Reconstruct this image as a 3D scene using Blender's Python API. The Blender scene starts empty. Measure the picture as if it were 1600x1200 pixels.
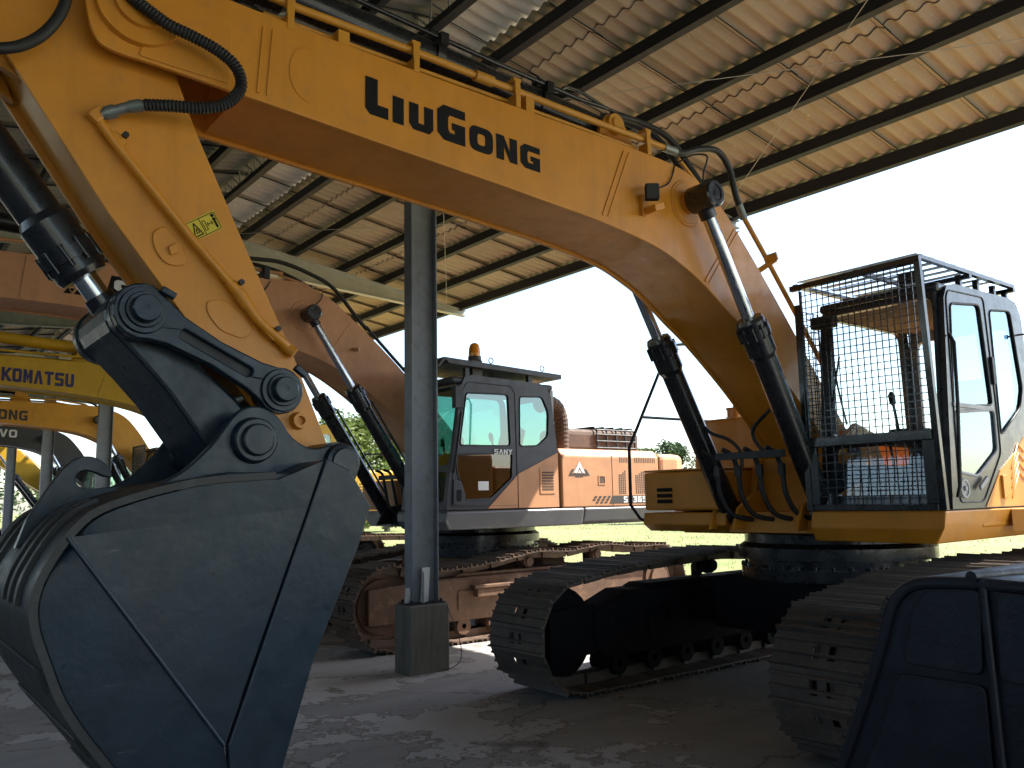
import bpy, math, random
from mathutils import Vector, Matrix, Quaternion
from mathutils.geometry import tessellate_polygon
random.seed(7)
SC = bpy.context.scene
COL = SC.collection
R = math.radians

# ------------------------------------------------------------------ camera, sky, sun, exposure
def make_camera():
    pitch, roll, yaw, h = R(7.9), R(1.1), R(52), 1.65
    fw0 = Vector((-math.sin(yaw), math.cos(yaw), 0)); rt0 = Vector((math.cos(yaw), math.sin(yaw), 0))
    fw = fw0*math.cos(pitch) + Vector((0, 0, math.sin(pitch)))
    up0 = rt0.cross(fw)
    rt = rt0*math.cos(roll) - up0*math.sin(roll); up = rt0*math.sin(roll) + up0*math.cos(roll)
    cd = bpy.data.cameras.new('camera'); cam = bpy.data.objects.new('camera', cd); COL.objects.link(cam)
    m = Matrix((rt, up, -fw)).transposed().to_4x4(); m.translation = Vector((0, 0, h))
    cam.matrix_world = m
    cd.sensor_width = 36; cd.lens = 29.7; cd.clip_end = 3000; cd.clip_start = 0.05
    SC.camera = cam
make_camera()
SUN = Vector((0.30, 0.776, 1.0)).normalized()
W = bpy.data.worlds.new('World'); SC.world = W; W.use_nodes = True
_nt = W.node_tree; _bg = _nt.nodes['Background']
_sky = _nt.nodes.new('ShaderNodeTexSky'); _sky.sky_type = 'NISHITA'; _sky.sun_disc = False
_sky.sun_elevation = math.asin(SUN.z); _sky.sun_rotation = math.atan2(SUN.x, SUN.y)
_sky.air_density = 1.0; _sky.dust_density = 1.2; _sky.ozone_density = 1.0
_hs = _nt.nodes.new('ShaderNodeHueSaturation'); _hs.inputs['Saturation'].default_value = 1.05
_nt.links.new(_sky.outputs[0], _hs.inputs['Color']); _nt.links.new(_hs.outputs[0], _bg.inputs[0]); _bg.inputs[1].default_value = 0.15
sl = bpy.data.lights.new('sun', 'SUN'); sl.energy = 5.0; sl.angle = R(0.5); sl.color = (1, .95, .87)
so = bpy.data.objects.new('sun', sl); COL.objects.link(so)
so.rotation_euler = SUN.to_track_quat('Z', 'Y').to_euler(); so.location = (0, 0, 30)
SC.view_settings.view_transform = 'Standard'; SC.view_settings.look = 'None'
SC.view_settings.exposure = 1.5; SC.view_settings.gamma = 1.0

# ------------------------------------------------------------------ materials
MATS = {}
def _mat(name):
    m = bpy.data.materials.new(name); m.use_nodes = True; MATS[name] = m
    nt = m.node_tree; return m, nt, nt.nodes['Principled BSDF']
def _noise(nt, scale, detail=4, rough=.6, coord='Object', vec=None):
    tc = nt.nodes.new('ShaderNodeTexCoord'); n = nt.nodes.new('ShaderNodeTexNoise')
    n.inputs['Scale'].default_value = scale; n.inputs['Detail'].default_value = detail; n.inputs['Roughness'].default_value = rough
    if vec:
        mp = nt.nodes.new('ShaderNodeMapping'); mp.inputs['Scale'].default_value = vec
        nt.links.new(tc.outputs[coord], mp.inputs[0]); nt.links.new(mp.outputs[0], n.inputs['Vector'])
    else: nt.links.new(tc.outputs[coord], n.inputs['Vector'])
    return n
def _ramp(nt, src, stops):
    r = nt.nodes.new('ShaderNodeValToRGB'); e = r.color_ramp.elements
    while len(e) < len(stops): e.new(.5)
    for i, (p, c) in enumerate(stops):
        e[i].position = p; e[i].color = (c[0], c[1], c[2], 1) if not isinstance(c, (int, float)) else (c, c, c, 1)
    nt.links.new(src, r.inputs[0]); return r
def _mix(nt, fac, a, b, mode='MIX'):
    m = nt.nodes.new('ShaderNodeMix'); m.data_type = 'RGBA'; m.blend_type = mode
    for s, v in ((0, fac), (6, a), (7, b)):
        if isinstance(v, (int, float)): m.inputs[s].default_value = v
        elif isinstance(v, tuple): m.inputs[s].default_value = (v[0], v[1], v[2], 1)
        else: nt.links.new(v, m.inputs[s])
    return m.outputs[2]
def _bump(nt, bs, h, strength, dist=.01):
    b = nt.nodes.new('ShaderNodeBump'); b.inputs['Strength'].default_value = strength; b.inputs['Distance'].default_value = dist
    nt.links.new(h, b.inputs['Height']); nt.links.new(b.outputs[0], bs.inputs['Normal'])
def paint(name, rgb, rough=.4, var=.18, dirt=(.16, .12, .08), dirt_amt=.25, metal=0, bump=.08, fine=60, coat=0, spec=.5, dent=0, scratch=0, streak=0, objvar=0):
    m, nt, bs = _mat(name); bs.inputs['Specular IOR Level'].default_value = spec
    n1 = _noise(nt, 1.7, 5, .65); n2 = _noise(nt, 9, 6, .7); n3 = _noise(nt, fine, 3, .6)
    c = _mix(nt, _ramp(nt, n1.outputs[0], [(.35, 0.), (.7, 1.)]).outputs[0],
             tuple(v*(1-var) for v in rgb), tuple(min(1, v*(1+var*.6)) for v in rgb))
    d = _ramp(nt, n2.outputs[0], [(.52, 0.), (.78, dirt_amt)])
    c = _mix(nt, d.outputs[0], c, dirt)
    if streak:      # grime that has run down the plate
        n5 = _noise(nt, 1.0, 5, .65, vec=(5, 7, .6)); c = _mix(nt, _ramp(nt, n5.outputs[0], [(.5, 0.), (.75, streak)]).outputs[0], c, tuple(v*.35+.01 for v in rgb))
    if scratch:     # scuffs down to bare metal
        n6 = _noise(nt, 1.0, 7, .75, vec=(9, 3, 22)); n7 = _noise(nt, 2.2, 4, .6)
        k_ = _mix(nt, 1.0, _ramp(nt, n6.outputs[0], [(.60, 0.), (.66, scratch)]).outputs[0], _ramp(nt, n7.outputs[0], [(.48, 0.), (.62, 1.)]).outputs[0], 'MULTIPLY')
        c = _mix(nt, k_, c, (.14, .135, .125))
    if objvar:
        oi = nt.nodes.new('ShaderNodeObjectInfo'); c = _mix(nt, 1.0, c, _ramp(nt, oi.outputs['Random'], [(0., 1-objvar), (1., 1+objvar*.6)]).outputs[0], 'MULTIPLY')
    nt.links.new(c, bs.inputs['Base Color']); bs.inputs['Metallic'].default_value = metal
    rr = _ramp(nt, n2.outputs[0], [(.3, max(.02, rough-.08)), (.75, min(1, rough+.2))])
    nt.links.new(rr.outputs[0], bs.inputs['Roughness'])
    if coat: bs.inputs['Coat Weight'].default_value = coat; bs.inputs['Coat Roughness'].default_value = .08
    if bump: _bump(nt, bs, n3.outputs[0], bump, .004)
    if dent:      # hammered, uneven plate: slow undulation under the fine grain
        n4 = _noise(nt, 3.2, 3, .5); b2 = nt.nodes.new('ShaderNodeBump'); b2.inputs['Strength'].default_value = dent; b2.inputs['Distance'].default_value = .05
        nt.links.new(n4.outputs[0], b2.inputs['Height'])
        fb = [n for n in nt.nodes if n.type == 'BUMP' and n is not b2]
        if fb: nt.links.new(b2.outputs[0], fb[0].inputs['Normal'])
        else: nt.links.new(b2.outputs[0], bs.inputs['Normal'])
    return m
def glass(name, tint, refl, gcol=(1, 1, 1)):
    m = bpy.data.materials.new(name); m.use_nodes = True; nt = m.node_tree; nt.nodes.remove(nt.nodes['Principled BSDF'])
    out = nt.nodes['Material Output']
    t = nt.nodes.new('ShaderNodeBsdfTransparent'); t.inputs[0].default_value = (*tint, 1)
    g = nt.nodes.new('ShaderNodeBsdfGlossy'); g.inputs['Roughness'].default_value = .02; g.inputs['Color'].default_value = (*gcol, 1)
    f = nt.nodes.new('ShaderNodeFresnel'); f.inputs[0].default_value = 1.5
    a = nt.nodes.new('ShaderNodeMath'); a.operation = 'MULTIPLY_ADD'; a.inputs[1].default_value = 1.; a.inputs[2].default_value = refl
    a.use_clamp = True
    mx = nt.nodes.new('ShaderNodeMixShader')
    ge = nt.nodes.new('ShaderNodeNewGeometry'); ib = nt.nodes.new('ShaderNodeMath'); ib.operation = 'SUBTRACT'; ib.inputs[0].default_value = 1.
    nt.links.new(ge.outputs['Backfacing'], ib.inputs[1]); pm = nt.nodes.new('ShaderNodeMath'); pm.operation = 'MULTIPLY'    # thin pane: only the outer face mirrors
    nt.links.new(a.outputs[0], pm.inputs[0]); nt.links.new(ib.outputs[0], pm.inputs[1])
    nt.links.new(f.outputs[0], a.inputs[0]); nt.links.new(pm.outputs[0], mx.inputs[0])
    nt.links.new(t.outputs[0], mx.inputs[1]); nt.links.new(g.outputs[0], mx.inputs[2]); nt.links.new(mx.outputs[0], out.inputs[0])
    MATS[name] = m; return m
paint('yellow', (.63, .245, .016), .42, .12, (.30, .17, .07), .30, coat=.12, streak=.22)
paint('yellow_pipe', (.60, .26, .02), .42, .12, (.2, .12, .05), .35)
paint('faded_orange', (.59, .28, .13), .55, .16, (.38, .24, .15), .6, streak=.22)
paint('bright_yellow', (.62, .36, .015), .42, .12, (.3, .2, .05), .3)
paint('deep_yellow', (.66, .30, .02), .42, .12, (.3, .17, .05), .3)
paint('grey_machine', (.045, .047, .05), .5, .15, (.12, .1, .08), .3)
paint('bucket_black', (.009, .024, .038), .35, .35, (.014, .032, .046), .7, bump=.3, fine=30, coat=.05, dent=.14, scratch=.5, spec=.46)
paint('wrapper_black', (.03, .03, .028), .5, .3, (.085, .075, .055), .8, bump=.3, fine=22)
paint('link_black', (.007, .018, .028), .30, .3, (.018, .034, .046), .5, bump=.35, fine=34, coat=.08, dent=.1, scratch=.45, spec=.42)
paint('gloss_black', (.011, .012, .015), .25, .2, (.03, .03, .03), .3, coat=.3)
paint('black_steel', (.012, .013, .016), .45, .2, (.04, .035, .03), .4)
paint('dark_bucket', (.009, .010, .017), .42, .3, (.03, .03, .04), .6, bump=.35, fine=45, dent=.2, scratch=.6)
paint('cab_grey', (.035, .036, .045), .45, .12, (.1, .08, .07), .25)
paint('cab_black', (.02, .023, .028), .28, .1, (.06, .06, .06), .15, coat=.3)
paint('rubber', (.012, .012, .012), .55, .2, (.05, .045, .04), .3)
paint('chrome', (.62, .64, .66), .16, .05, (.3, .3, .3), .2, metal=1, bump=.02)
paint('fitting_steel', (.24, .26, .25), .45, .2, (.1, .1, .08), .4, metal=.6)
paint('track_brown', (.125, .103, .086), .66, .35, (.21, .16, .12), .9, bump=.5, fine=30, objvar=.35)
paint('track_rust', (.12, .075, .05), .68, .4, (.27, .16, .10), .8, bump=.5, fine=30, objvar=.3)
paint('frame_black', (.010, .010, .013), .8, .3, (.04, .03, .022), .5, spec=.12)
paint('frame_rust', (.15, .078, .042), .75, .45, (.30, .17, .10), .9, bump=.5)
paint('column_grey', (.20, .225, .25), .5, .18, (.13, .10, .08), .7, streak=.35)
paint('steel_dark', (.020, .022, .028), .55, .2, (.06, .05, .04), .4, spec=.3)
paint('truss_grey', (.42, .42, .40), .55, .15, (.2, .18, .14), .5)
paint('galvanised', (.55, .56, .56), .35, .1, (.3, .3, .3), .3, metal=.7)
paint('white_plate', (.62, .62, .60), .5, .1)
paint('print_black', (.006, .006, .007), .6, .1, (.012, .012, .012), .2, spec=.2)
paint('print_white', (.75, .75, .73), .5, .05)
paint('print_blue', (.03, .028, .13), .5, .1)
paint('print_dark', (.05, .04, .035), .5, .1)
paint('sticker_yellow', (.62, .47, .02), .4, .05)
paint('paper', (.62, .68, .60), .6, .05)
paint('amber', (.85, .28, .01), .15, .05, bump=0)
paint('lamp_glass', (.06, .06, .06), .12, .1, bump=0)
paint('seat_cloth', (.025, .027, .032), .8, .2)
paint('liner', (.22, .17, .12), .8, .15)
paint('silver_grey', (.30, .30, .31), .4, .1, (.2, .18, .15), .4)
paint('skirt_grey', (.13, .13, .14), .32, .15, (.2, .16, .12), .5)
paint('muffler_rust', (.10, .06, .04), .7, .3, (.2, .12, .08), .6)
glass('glass_clear', (.96, .985, .985), .04)
glass('glass_green', (.48, .70, .65), .12, (.85, 1, .97))
glass('glass_dark', (.16, .17, .17), .06)
glass('glass_sky', (.42, .54, .62), .22, (.70, .88, 1.))
def concrete():
    m, nt, bs = _mat('concrete')
    big = _noise(nt, .35, 5, .6); mid = _noise(nt, 1.15, 8, .68); fin = _noise(nt, 28, 5, .7); st = _noise(nt, 1.0, 6, .7, vec=(3.0, .35, 1))
    base = _mix(nt, _ramp(nt, big.outputs[0], [(.35, 0.), (.65, 1.)]).outputs[0], (.29, .283, .268), (.385, .377, .36))
    base = _mix(nt, _ramp(nt, st.outputs[0], [(.45, 0.), (.75, .5)]).outputs[0], base, (.185, .175, .16))
    big2 = _noise(nt, .23, 2, .5)
    sm = nt.nodes.new('ShaderNodeMath'); sm.operation = 'MULTIPLY_ADD'; sm.inputs[1].default_value = .55; nt.links.new(big2.outputs[0], sm.inputs[0]); nt.links.new(mid.outputs[0], sm.inputs[2])
    pm = _ramp(nt, sm.outputs[0], [(.820, 0.), (.830, 1.)])           # remnants of a pale worn screed
    edge = _ramp(nt, sm.outputs[0], [(.800, 0.), (.818, 1.), (.828, 0.)])
    c = _mix(nt, pm.outputs[0], base, (.47, .47, .46))
    c = _mix(nt, edge.outputs[0], c, (.15, .13, .10))
    c = _mix(nt, _ramp(nt, fin.outputs[0], [(.45, 0.), (.8, .25)]).outputs[0], c, (.15, .14, .125))
    oil = _noise(nt, .9, 3, .5); c = _mix(nt, _ramp(nt, oil.outputs[0], [(.66, 0.), (.70, .65)]).outputs[0], c, (.045, .04, .035))
    vo = nt.nodes.new('ShaderNodeTexVoronoi'); vo.feature = 'DISTANCE_TO_EDGE'; vo.inputs['Scale'].default_value = .45
    wn = _noise(nt, 2.5, 4, .6); tc = nt.nodes.new('ShaderNodeTexCoord'); vm = nt.nodes.new('ShaderNodeVectorMath'); vm.operation = 'MULTIPLY_ADD'; vm.inputs[1].default_value = (.5, .5, 0)
    nt.links.new(wn.outputs['Color'], vm.inputs[0]); nt.links.new(tc.outputs['Object'], vm.inputs[2]); nt.links.new(vm.outputs[0], vo.inputs['Vector'])
    c = _mix(nt, _ramp(nt, vo.outputs['Distance'], [(0., .8), (.006, 0.)]).outputs[0], c, (.06, .055, .045))
    nt.links.new(c, bs.inputs['Base Color'])
    nt.links.new(_ramp(nt, mid.outputs[0], [(.4, .8), (.6, .5)]).outputs[0], bs.inputs['Roughness'])
    h = nt.nodes.new('ShaderNodeMath'); h.operation = 'MULTIPLY_ADD'; h.inputs[1].default_value = .25
    nt.links.new(fin.outputs[0], h.inputs[0]); nt.links.new(pm.outputs[0], h.inputs[2])
    _bump(nt, bs, h.outputs[0], .45, .006)
concrete()
def pedestal_mat():
    m, nt, bs = _mat('pedestal_concrete')
    n = _noise(nt, 5, 7, .7); st = _noise(nt, 2.5, 5, .6, vec=(6, 6, .7)); f = _noise(nt, 60, 3, .7)
    c = _mix(nt, n.outputs[0], (.10, .095, .075), (.20, .19, .16))
    c = _mix(nt, _ramp(nt, st.outputs[0], [(.45, 0.), (.7, .6)]).outputs[0], c, (.07, .068, .05))
    nt.links.new(c, bs.inputs['Base Color']); bs.inputs['Roughness'].default_value = .85
    _bump(nt, bs, f.outputs[0], .5, .004)
pedestal_mat()
def fibre(name, a, b, stain):
    m, nt, bs = _mat(name)
    n = _noise(nt, 1.3, 6, .65, 'Object'); oi = nt.nodes.new('ShaderNodeObjectInfo')
    s = _noise(nt, 22, 3, .5); st = _noise(nt, 1.6, 5, .6, vec=(5, .5, 1))
    c = _mix(nt, n.outputs[0], a, b)
    rv = _ramp(nt, oi.outputs['Random'], [(0., .80), (1., 1.08)])
    c = _mix(nt, 1.0, c, rv.outputs[0], 'MULTIPLY')
    c = _mix(nt, _ramp(nt, st.outputs[0], [(.5, 0.), (.8, .55)]).outputs[0], c, stain)
    c = _mix(nt, _ramp(nt, s.outputs[0], [(.66, 0.), (.72, .55)]).outputs[0], c, tuple(min(1, v*1.35) for v in b))
    nt.links.new(c, bs.inputs['Base Color']); bs.inputs['Roughness'].default_value = .85
    _bump(nt, bs, s.outputs[0], .25, .004)
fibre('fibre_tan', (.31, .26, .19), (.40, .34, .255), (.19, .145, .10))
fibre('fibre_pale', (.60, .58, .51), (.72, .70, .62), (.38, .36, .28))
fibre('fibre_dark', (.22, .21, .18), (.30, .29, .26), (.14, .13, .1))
def grassmat():
    m, nt, bs = _mat('grass_ground')
    n = _noise(nt, .12, 6, .6); n2 = _noise(nt, 1.6, 6, .7); n3 = _noise(nt, 14, 4, .7)
    c = _mix(nt, _ramp(nt, n.outputs[0], [(.35, 0.), (.65, 1.)]).outputs[0], (.16, .19, .045), (.27, .25, .10))
    c = _mix(nt, _ramp(nt, n2.outputs[0], [(.5, 0.), (.75, .7)]).outputs[0], c, (.34, .28, .16))
    c = _mix(nt, n3.outputs[0], c, (.11, .14, .03), 'MIX') if False else c
    c = _mix(nt, _ramp(nt, n3.outputs[0], [(.4, 0.), (.8, .5)]).outputs[0], c, (.10, .14, .03))
    nt.links.new(c, bs.inputs['Base Color']); bs.inputs['Roughness'].default_value = .9
    _bump(nt, bs, n3.outputs[0], .6, .05)
grassmat()
def leafmat(name, a, b):
    m, nt, bs = _mat(name)
    oi = _noise(nt, 2.5, 3, .6)
    c = _mix(nt, _ramp(nt, oi.outputs[0], [(.3, 0.), (.7, 1.)]).outputs[0], a, b)
    nt.links.new(c, bs.inputs['Base Color']); bs.inputs['Roughness'].default_value = .6
    bs.inputs['Subsurface Weight'].default_value = 0
    tr = nt.nodes.new('ShaderNodeBsdfTranslucent'); nt.links.new(c, tr.inputs[0])
    mx = nt.nodes.new('ShaderNodeMixShader'); mx.inputs[0].default_value = .42
    nt.links.new(bs.outputs[0], mx.inputs[1]); nt.links.new(tr.outputs[0], mx.inputs[2])
    nt.links.new(mx.outputs[0], nt.nodes['Material Output'].inputs[0])
leafmat('leaf_green', (.035, .075, .014), (.10, .15, .03))
leafmat('leaf_dark', (.03, .06, .02), (.06, .10, .03))
leafmat('leaf_lime', (.10, .15, .025), (.17, .21, .05))
leafmat('blade', (.22, .26, .07), (.34, .33, .13))
paint('bark', (.11, .085, .06), .9, .3)

# ------------------------------------------------------------------ mesh builder
class MB:
    def __init__(s): s.v = []; s.f = []; s.sm = []
    def add(s, vs, fs, smooth=False):
        o = len(s.v); s.v += [tuple(v) for v in vs]
        for f in fs: s.f.append([i+o for i in f]); s.sm.append(smooth)
        return s
    def box(s, x0, x1, y0, y1, z0, z1):
        vs = [(x, y, z) for x in (x0, x1) for y in (y0, y1) for z in (z0, z1)]
        return s.add(vs, [(0, 1, 3, 2), (4, 6, 7, 5), (0, 4, 5, 1), (2, 3, 7, 6), (0, 2, 6, 4), (1, 5, 7, 3)])
    def obox(s, c, hx, hy, hz, ax, ay, az):
        c, ax, ay, az = map(Vector, (c, ax, ay, az))
        vs = [c+ax*(hx*i)+ay*(hy*j)+az*(hz*k) for i in (-1, 1) for j in (-1, 1) for k in (-1, 1)]
        return s.add(vs, [(0, 1, 3, 2), (4, 6, 7, 5), (0, 4, 5, 1), (2, 3, 7, 6), (0, 2, 6, 4), (1, 5, 7, 3)])
    def bar(s, p0, p1, w, h, up=(0, 0, 1)):
        p0, p1 = Vector(p0), Vector(p1); d = (p1-p0); L = d.length; d.normalize()
        a = d.cross(Vector(up))
        if a.length < 1e-4: a = d.cross(Vector((1, 0, 0)))
        a.normalize(); b = a.cross(d)
        return s.obox((p0+p1)/2, L/2, w/2, h/2, d, a, b)
    def cyl(s, p0, p1, r0, r1=None, n=20, caps=True):
        if r1 is None: r1 = r0
        p0, p1 = Vector(p0), Vector(p1); d = (p1-p0).normalized()
        a = d.orthogonal().normalized(); b = d.cross(a)
        ring = lambda p, r: [p+(a*math.cos(t)+b*math.sin(t))*r for t in (2*math.pi*i/n for i in range(n))]
        A, B = ring(p0, r0), ring(p1, r1)
        s.add(A+B, [(i, (i+1) % n, n+(i+1) % n, n+i) for i in range(n)], True)
        if caps: s.add(A, [tuple(reversed(range(n)))]); s.add(B, [tuple(range(n))])
        return s
    def rev(s, p, axis, prof, n=24):
        p, d = Vector(p), Vector(axis).normalized(); a = d.orthogonal().normalized(); b = d.cross(a)
        for (t0, r0), (t1, r1) in zip(prof, prof[1:]):
            A = [p+d*t0+(a*math.cos(q)+b*math.sin(q))*r0 for q in (2*math.pi*i/n for i in range(n))]
            B = [p+d*t1+(a*math.cos(q)+b*math.sin(q))*r1 for q in (2*math.pi*i/n for i in range(n))]
            s.add(A+B, [(i, (i+1) % n, n+(i+1) % n, n+i) for i in range(n)], True)
        return s
    def tube(s, pts, r, n=10, rib=0, rp=.02, smoothp=True, caps=True):
        pts = [Vector(p) for p in pts]
        if smoothp: pts = catmull(pts, 10)
        if rib:
            pts = resample(pts, rp)
        t0 = (pts[1]-pts[0]).normalized(); a = t0.orthogonal().normalized(); rings = []
        for i, p in enumerate(pts):
            t = (pts[min(i+1, len(pts)-1)]-pts[max(i-1, 0)]).normalized()
            a = (a-t*a.dot(t)).normalized(); b = t.cross(a)
            rr = r if not rib else (r if i % 2 else r-rib)
            rings.append([p+(a*math.cos(q)+b*math.sin(q))*rr for q in (2*math.pi*k/n for k in range(n))])
        vs = [v for g in rings for v in g]; fs = []
        for i in range(len(rings)-1):
            for k in range(n): fs.append((i*n+k, i*n+(k+1) % n, (i+1)*n+(k+1) % n, (i+1)*n+k))
        s.add(vs, fs, not rib)
        if caps: s.add(rings[0], [tuple(reversed(range(n)))]); s.add(rings[-1], [tuple(range(n))])
        return s
    def plate(s, loops, fa, fb):
        """polygon (first loop) with holes, extruded between the mappings fa and fb"""
        tri = tessellate_polygon([[Vector((p[0], p[1], 0)) for p in lp] for lp in loops]) if len(loops) > 1 else None
        flat = [p for lp in loops for p in lp]; N = len(flat)
        vs = [fa(*p) for p in flat]+[fb(*p) for p in flat]; fs = []
        if tri is None:
            fs += [tuple(range(N)), tuple(reversed(range(N, 2*N)))]
        else:
            fs += [tuple(t) for t in tri]+[tuple(i+N for i in reversed(t)) for t in tri]
        o = 0
        for lp in loops:
            n = len(lp)
            for i in range(n): fs.append((o+i, o+(i+1) % n, N+o+(i+1) % n, N+o+i))
            o += n
        return s.add(vs, fs)
    def px(s, poly, x0, x1, holes=()): return s.plate([poly, *holes], lambda y, z: (x0, y, z), lambda y, z: (x1, y, z))
    def py(s, poly, y0, y1, holes=()): return s.plate([poly, *holes], lambda x, z: (x, y0, z), lambda x, z: (x, y1, z))
    def pz(s, poly, z0, z1, holes=()): return s.plate([poly, *holes], lambda x, y: (x, y, z0), lambda x, y: (x, y, z1))
    def mesh(s, name, mat, org=(0, 0, 0)):
        me = bpy.data.meshes.new(name); o = Vector(org)
        me.from_pydata([tuple(Vector(v)-o) for v in s.v], [], s.f)
        me.polygons.foreach_set('use_smooth', s.sm); me.materials.append(MATS[mat])
        import bmesh
        bm = bmesh.new(); bm.from_mesh(me); bmesh.ops.recalc_face_normals(bm, faces=bm.faces); bm.to_mesh(me); bm.free()
        me.update(); return me
    def build(s, name, mat, parent=None, bevel=0, org=None, seg=2):
        if org is None: org = ORG.get(root_of(parent).name, (0, 0, 0)) if parent else (0, 0, 0)
        ob = bpy.data.objects.new(name, s.mesh(name, mat, org)); COL.objects.link(ob)
        if parent: ob.parent = parent
        if bevel:
            b = ob.modifiers.new('bevel', 'BEVEL'); b.width = bevel; b.segments = seg; b.limit_method = 'ANGLE'; b.angle_limit = R(40)
        return ob
ORG = {}
def root_of(o):
    while o.parent: o = o.parent
    return o
def catmull(p, k):
    out = []; n = len(p)
    for i in range(n-1):
        p0 = p[max(i-1, 0)]; p1 = p[i]; p2 = p[i+1]; p3 = p[min(i+2, n-1)]
        for j in range(k):
            t = j/k
            out.append(.5*((2*p1)+(p2-p0)*t+(2*p0-5*p1+4*p2-p3)*t*t+(3*p1-p0-3*p2+p3)*t**3))
    out.append(p[-1]); return out
def curve2(p, k=6): return [(q.x, q.y) for q in catmull([Vector((a, b, 0)) for a, b in p], k)]
def resample(pts, d):
    out = [pts[0]]; acc = 0
    for a, b in zip(pts, pts[1:]):
        L = (b-a).length; t = d-acc
        while t <= L: out.append(a+(b-a)*(t/L)); t += d
        acc = (acc+L) % d
    return out
def circ(cy, cz, r, n=20, a0=0, a1=360): return [(cy+r*math.cos(R(a0+(a1-a0)*i/(n if a1-a0 == 360 else n-1))), cz+r*math.sin(R(a0+(a1-a0)*i/(n if a1-a0 == 360 else n-1)))) for i in range(n)]
def rounded(poly, r, k=4):
    out = []; n = len(poly)
    for i in range(n):
        a, b, c = Vector(poly[i-1]), Vector(poly[i]), Vector(poly[(i+1) % n])
        u, v = (a-b), (c-b); rr = min(r, u.length*.45, v.length*.45)
        p, q = b+u.normalized()*rr, b+v.normalized()*rr
        for j in range(k+1):
            t = j/k; w = p*(1-t)**2+b*2*t*(1-t)+q*t*t; out.append((w.x, w.y))
    return out
def thing(name, label, cat, loc=(0, 0, 0), group=None, org=None):
    o = bpy.data.objects.new(name, None); COL.objects.link(o); o.location = loc; o.empty_display_size = .3
    o['label'] = label; o['category'] = cat
    if group: o['group'] = group
    ORG[o.name] = org if org is not None else loc
    return o
def tag(o, label=None, cat=None, group=None, kind=None):
    if label: o['label'] = label
    if cat: o['category'] = cat
    if group: o['group'] = group
    if kind: o['kind'] = kind
    return o

# ------------------------------------------------------------------ lettering (flat print)
def glyph(ch, w, s, b):
    g = {
     'L': [[(0, 1), (s, 1), (s, b), (w, b), (w, 0), (.14, 0), (0, .14)]],
     'I': [[(0, 1), (s, 1), (s, 0), (0, 0)]],
     'U': [[(0, 1), (0, .2), (.16*w, 0), (.84*w, 0), (w, .2), (w, 1), (w-s, 1), (w-s, b), (s, b), (s, 1)]],
     'G': [[(w, 1), (.22*w, 1), (0, .82), (0, .18), (.22*w, 0), (w, 0), (w, .56), (.52*w, .56), (.52*w, .56-b*.8), (w-s, .56-b*.8), (w-s, b), (s*1.15, b), (s, b+.1), (s, .9-b), (s*1.15, 1-b), (w, 1-b)]],
     'O': [rounded([(0, 0), (w, 0), (w, 1), (0, 1)], .3*w), rounded([(s, b), (w-s, b), (w-s, 1-b), (s, 1-b)], .12*w)],
     'N': [[(0, 0), (0, 1), (s, 1), (w-s, .42), (w-s, 1), (w, 1), (w, 0), (w-s, 0), (s, .58), (s, 0)]],
     'K': [[(0, 0), (0, 1), (s, 1), (s, .62), (w-s*.9, 1), (w+.08, 1), (.6*w, .53), (w+.1, 0), (w-s*.9, 0), (s, .42), (s, 0)]],
     'M': [[(0, 0), (0, 1), (s, 1), (w/2, .5), (w-s, 1), (w, 1), (w, 0), (w-s, 0), (w-s, .5), (w/2, .08), (s, .5), (s, 0)]],
     'A': [[(0, 0), (w*.5-s*.55, 1), (w*.5+s*.55, 1), (w, 0), (w-s, 0), (w*.5, .68), (s, 0)]],
     'T': [[(0, 1), (w, 1), (w, 1-b), (w/2+s/2, 1-b), (w/2+s/2, 0), (w/2-s/2, 0), (w/2-s/2, 1-b), (0, 1-b)]],
     'S': [[(w, 1), (.12*w, 1), (0, .9), (0, .52), (.12*w, .42), (w-s, .42), (w-s, b), (0, b), (0, 0), (.88*w, 0), (w, .1), (w, .5), (.88*w, .60), (s, .60), (s, 1-b), (w, 1-b)]],
     'Y': [[(0, 1), (s, 1), (w/2, .62), (w-s, 1), (w, 1), (w/2+s/2, .42), (w/2+s/2, 0), (w/2-s/2, 0), (w/2-s/2, .42)]],
     'V': [[(0, 1), (s, 1), (w/2, .32), (w-s, 1), (w, 1), (w/2+s/2, 0), (w/2-s/2, 0)]],
     '3': [[(0, 1), (w, 1), (w, 0), (0, 0), (0, b), (w-s, b), (w-s, .5-b*.5), (.25*w, .5-b*.5), (.25*w, .5+b*.5), (w-s, .5+b*.5), (w-s, 1-b), (0, 1-b)]],
     '6': [[(w, 1), (0, 1), (0, 0), (w, 0), (w, .6), (s, .6), (s, 1-b), (w, 1-b)], [(s, b), (w-s, b), (w-s, .6-b), (s, .6-b)]],
     '5': [[(w, 1), (0, 1), (0, .45), (w-s, .45), (w-s, b), (0, b), (0, 0), (w, 0), (w, .62), (s, .62), (s, 1-b), (w, 1-b)]],
    }[ch]
    return g
def lettering(name, mat, parent, x, y0, z0, spec, slope=0, shear=0, th=.0025):
    """spec: list of (char, width, height, stem, bar, raise, gap) in metres on the plane x = const, reading towards +Y"""
    mb = MB(); y = y0
    for ch, w, h, s, b, rz, gap in spec:
        for loops in [glyph(ch, w/h, s/h, b/h)]:
            def mp(xx, yy=y, hh=h, rr=rz):
                return lambda u, v: (xx, yy+u*hh+v*hh*shear, z0+rr+v*hh+(yy+u*hh-y0)*slope)
            mb.plate(loops, mp(x), mp(x+th))
        y += w+gap
    return mb.build(name, mat, parent)
def word(txt, w, h, s, b, gap, widths=None): return [(c, (widths or {}).get(c, w), h, s, b, 0, gap) for c in txt]

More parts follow.
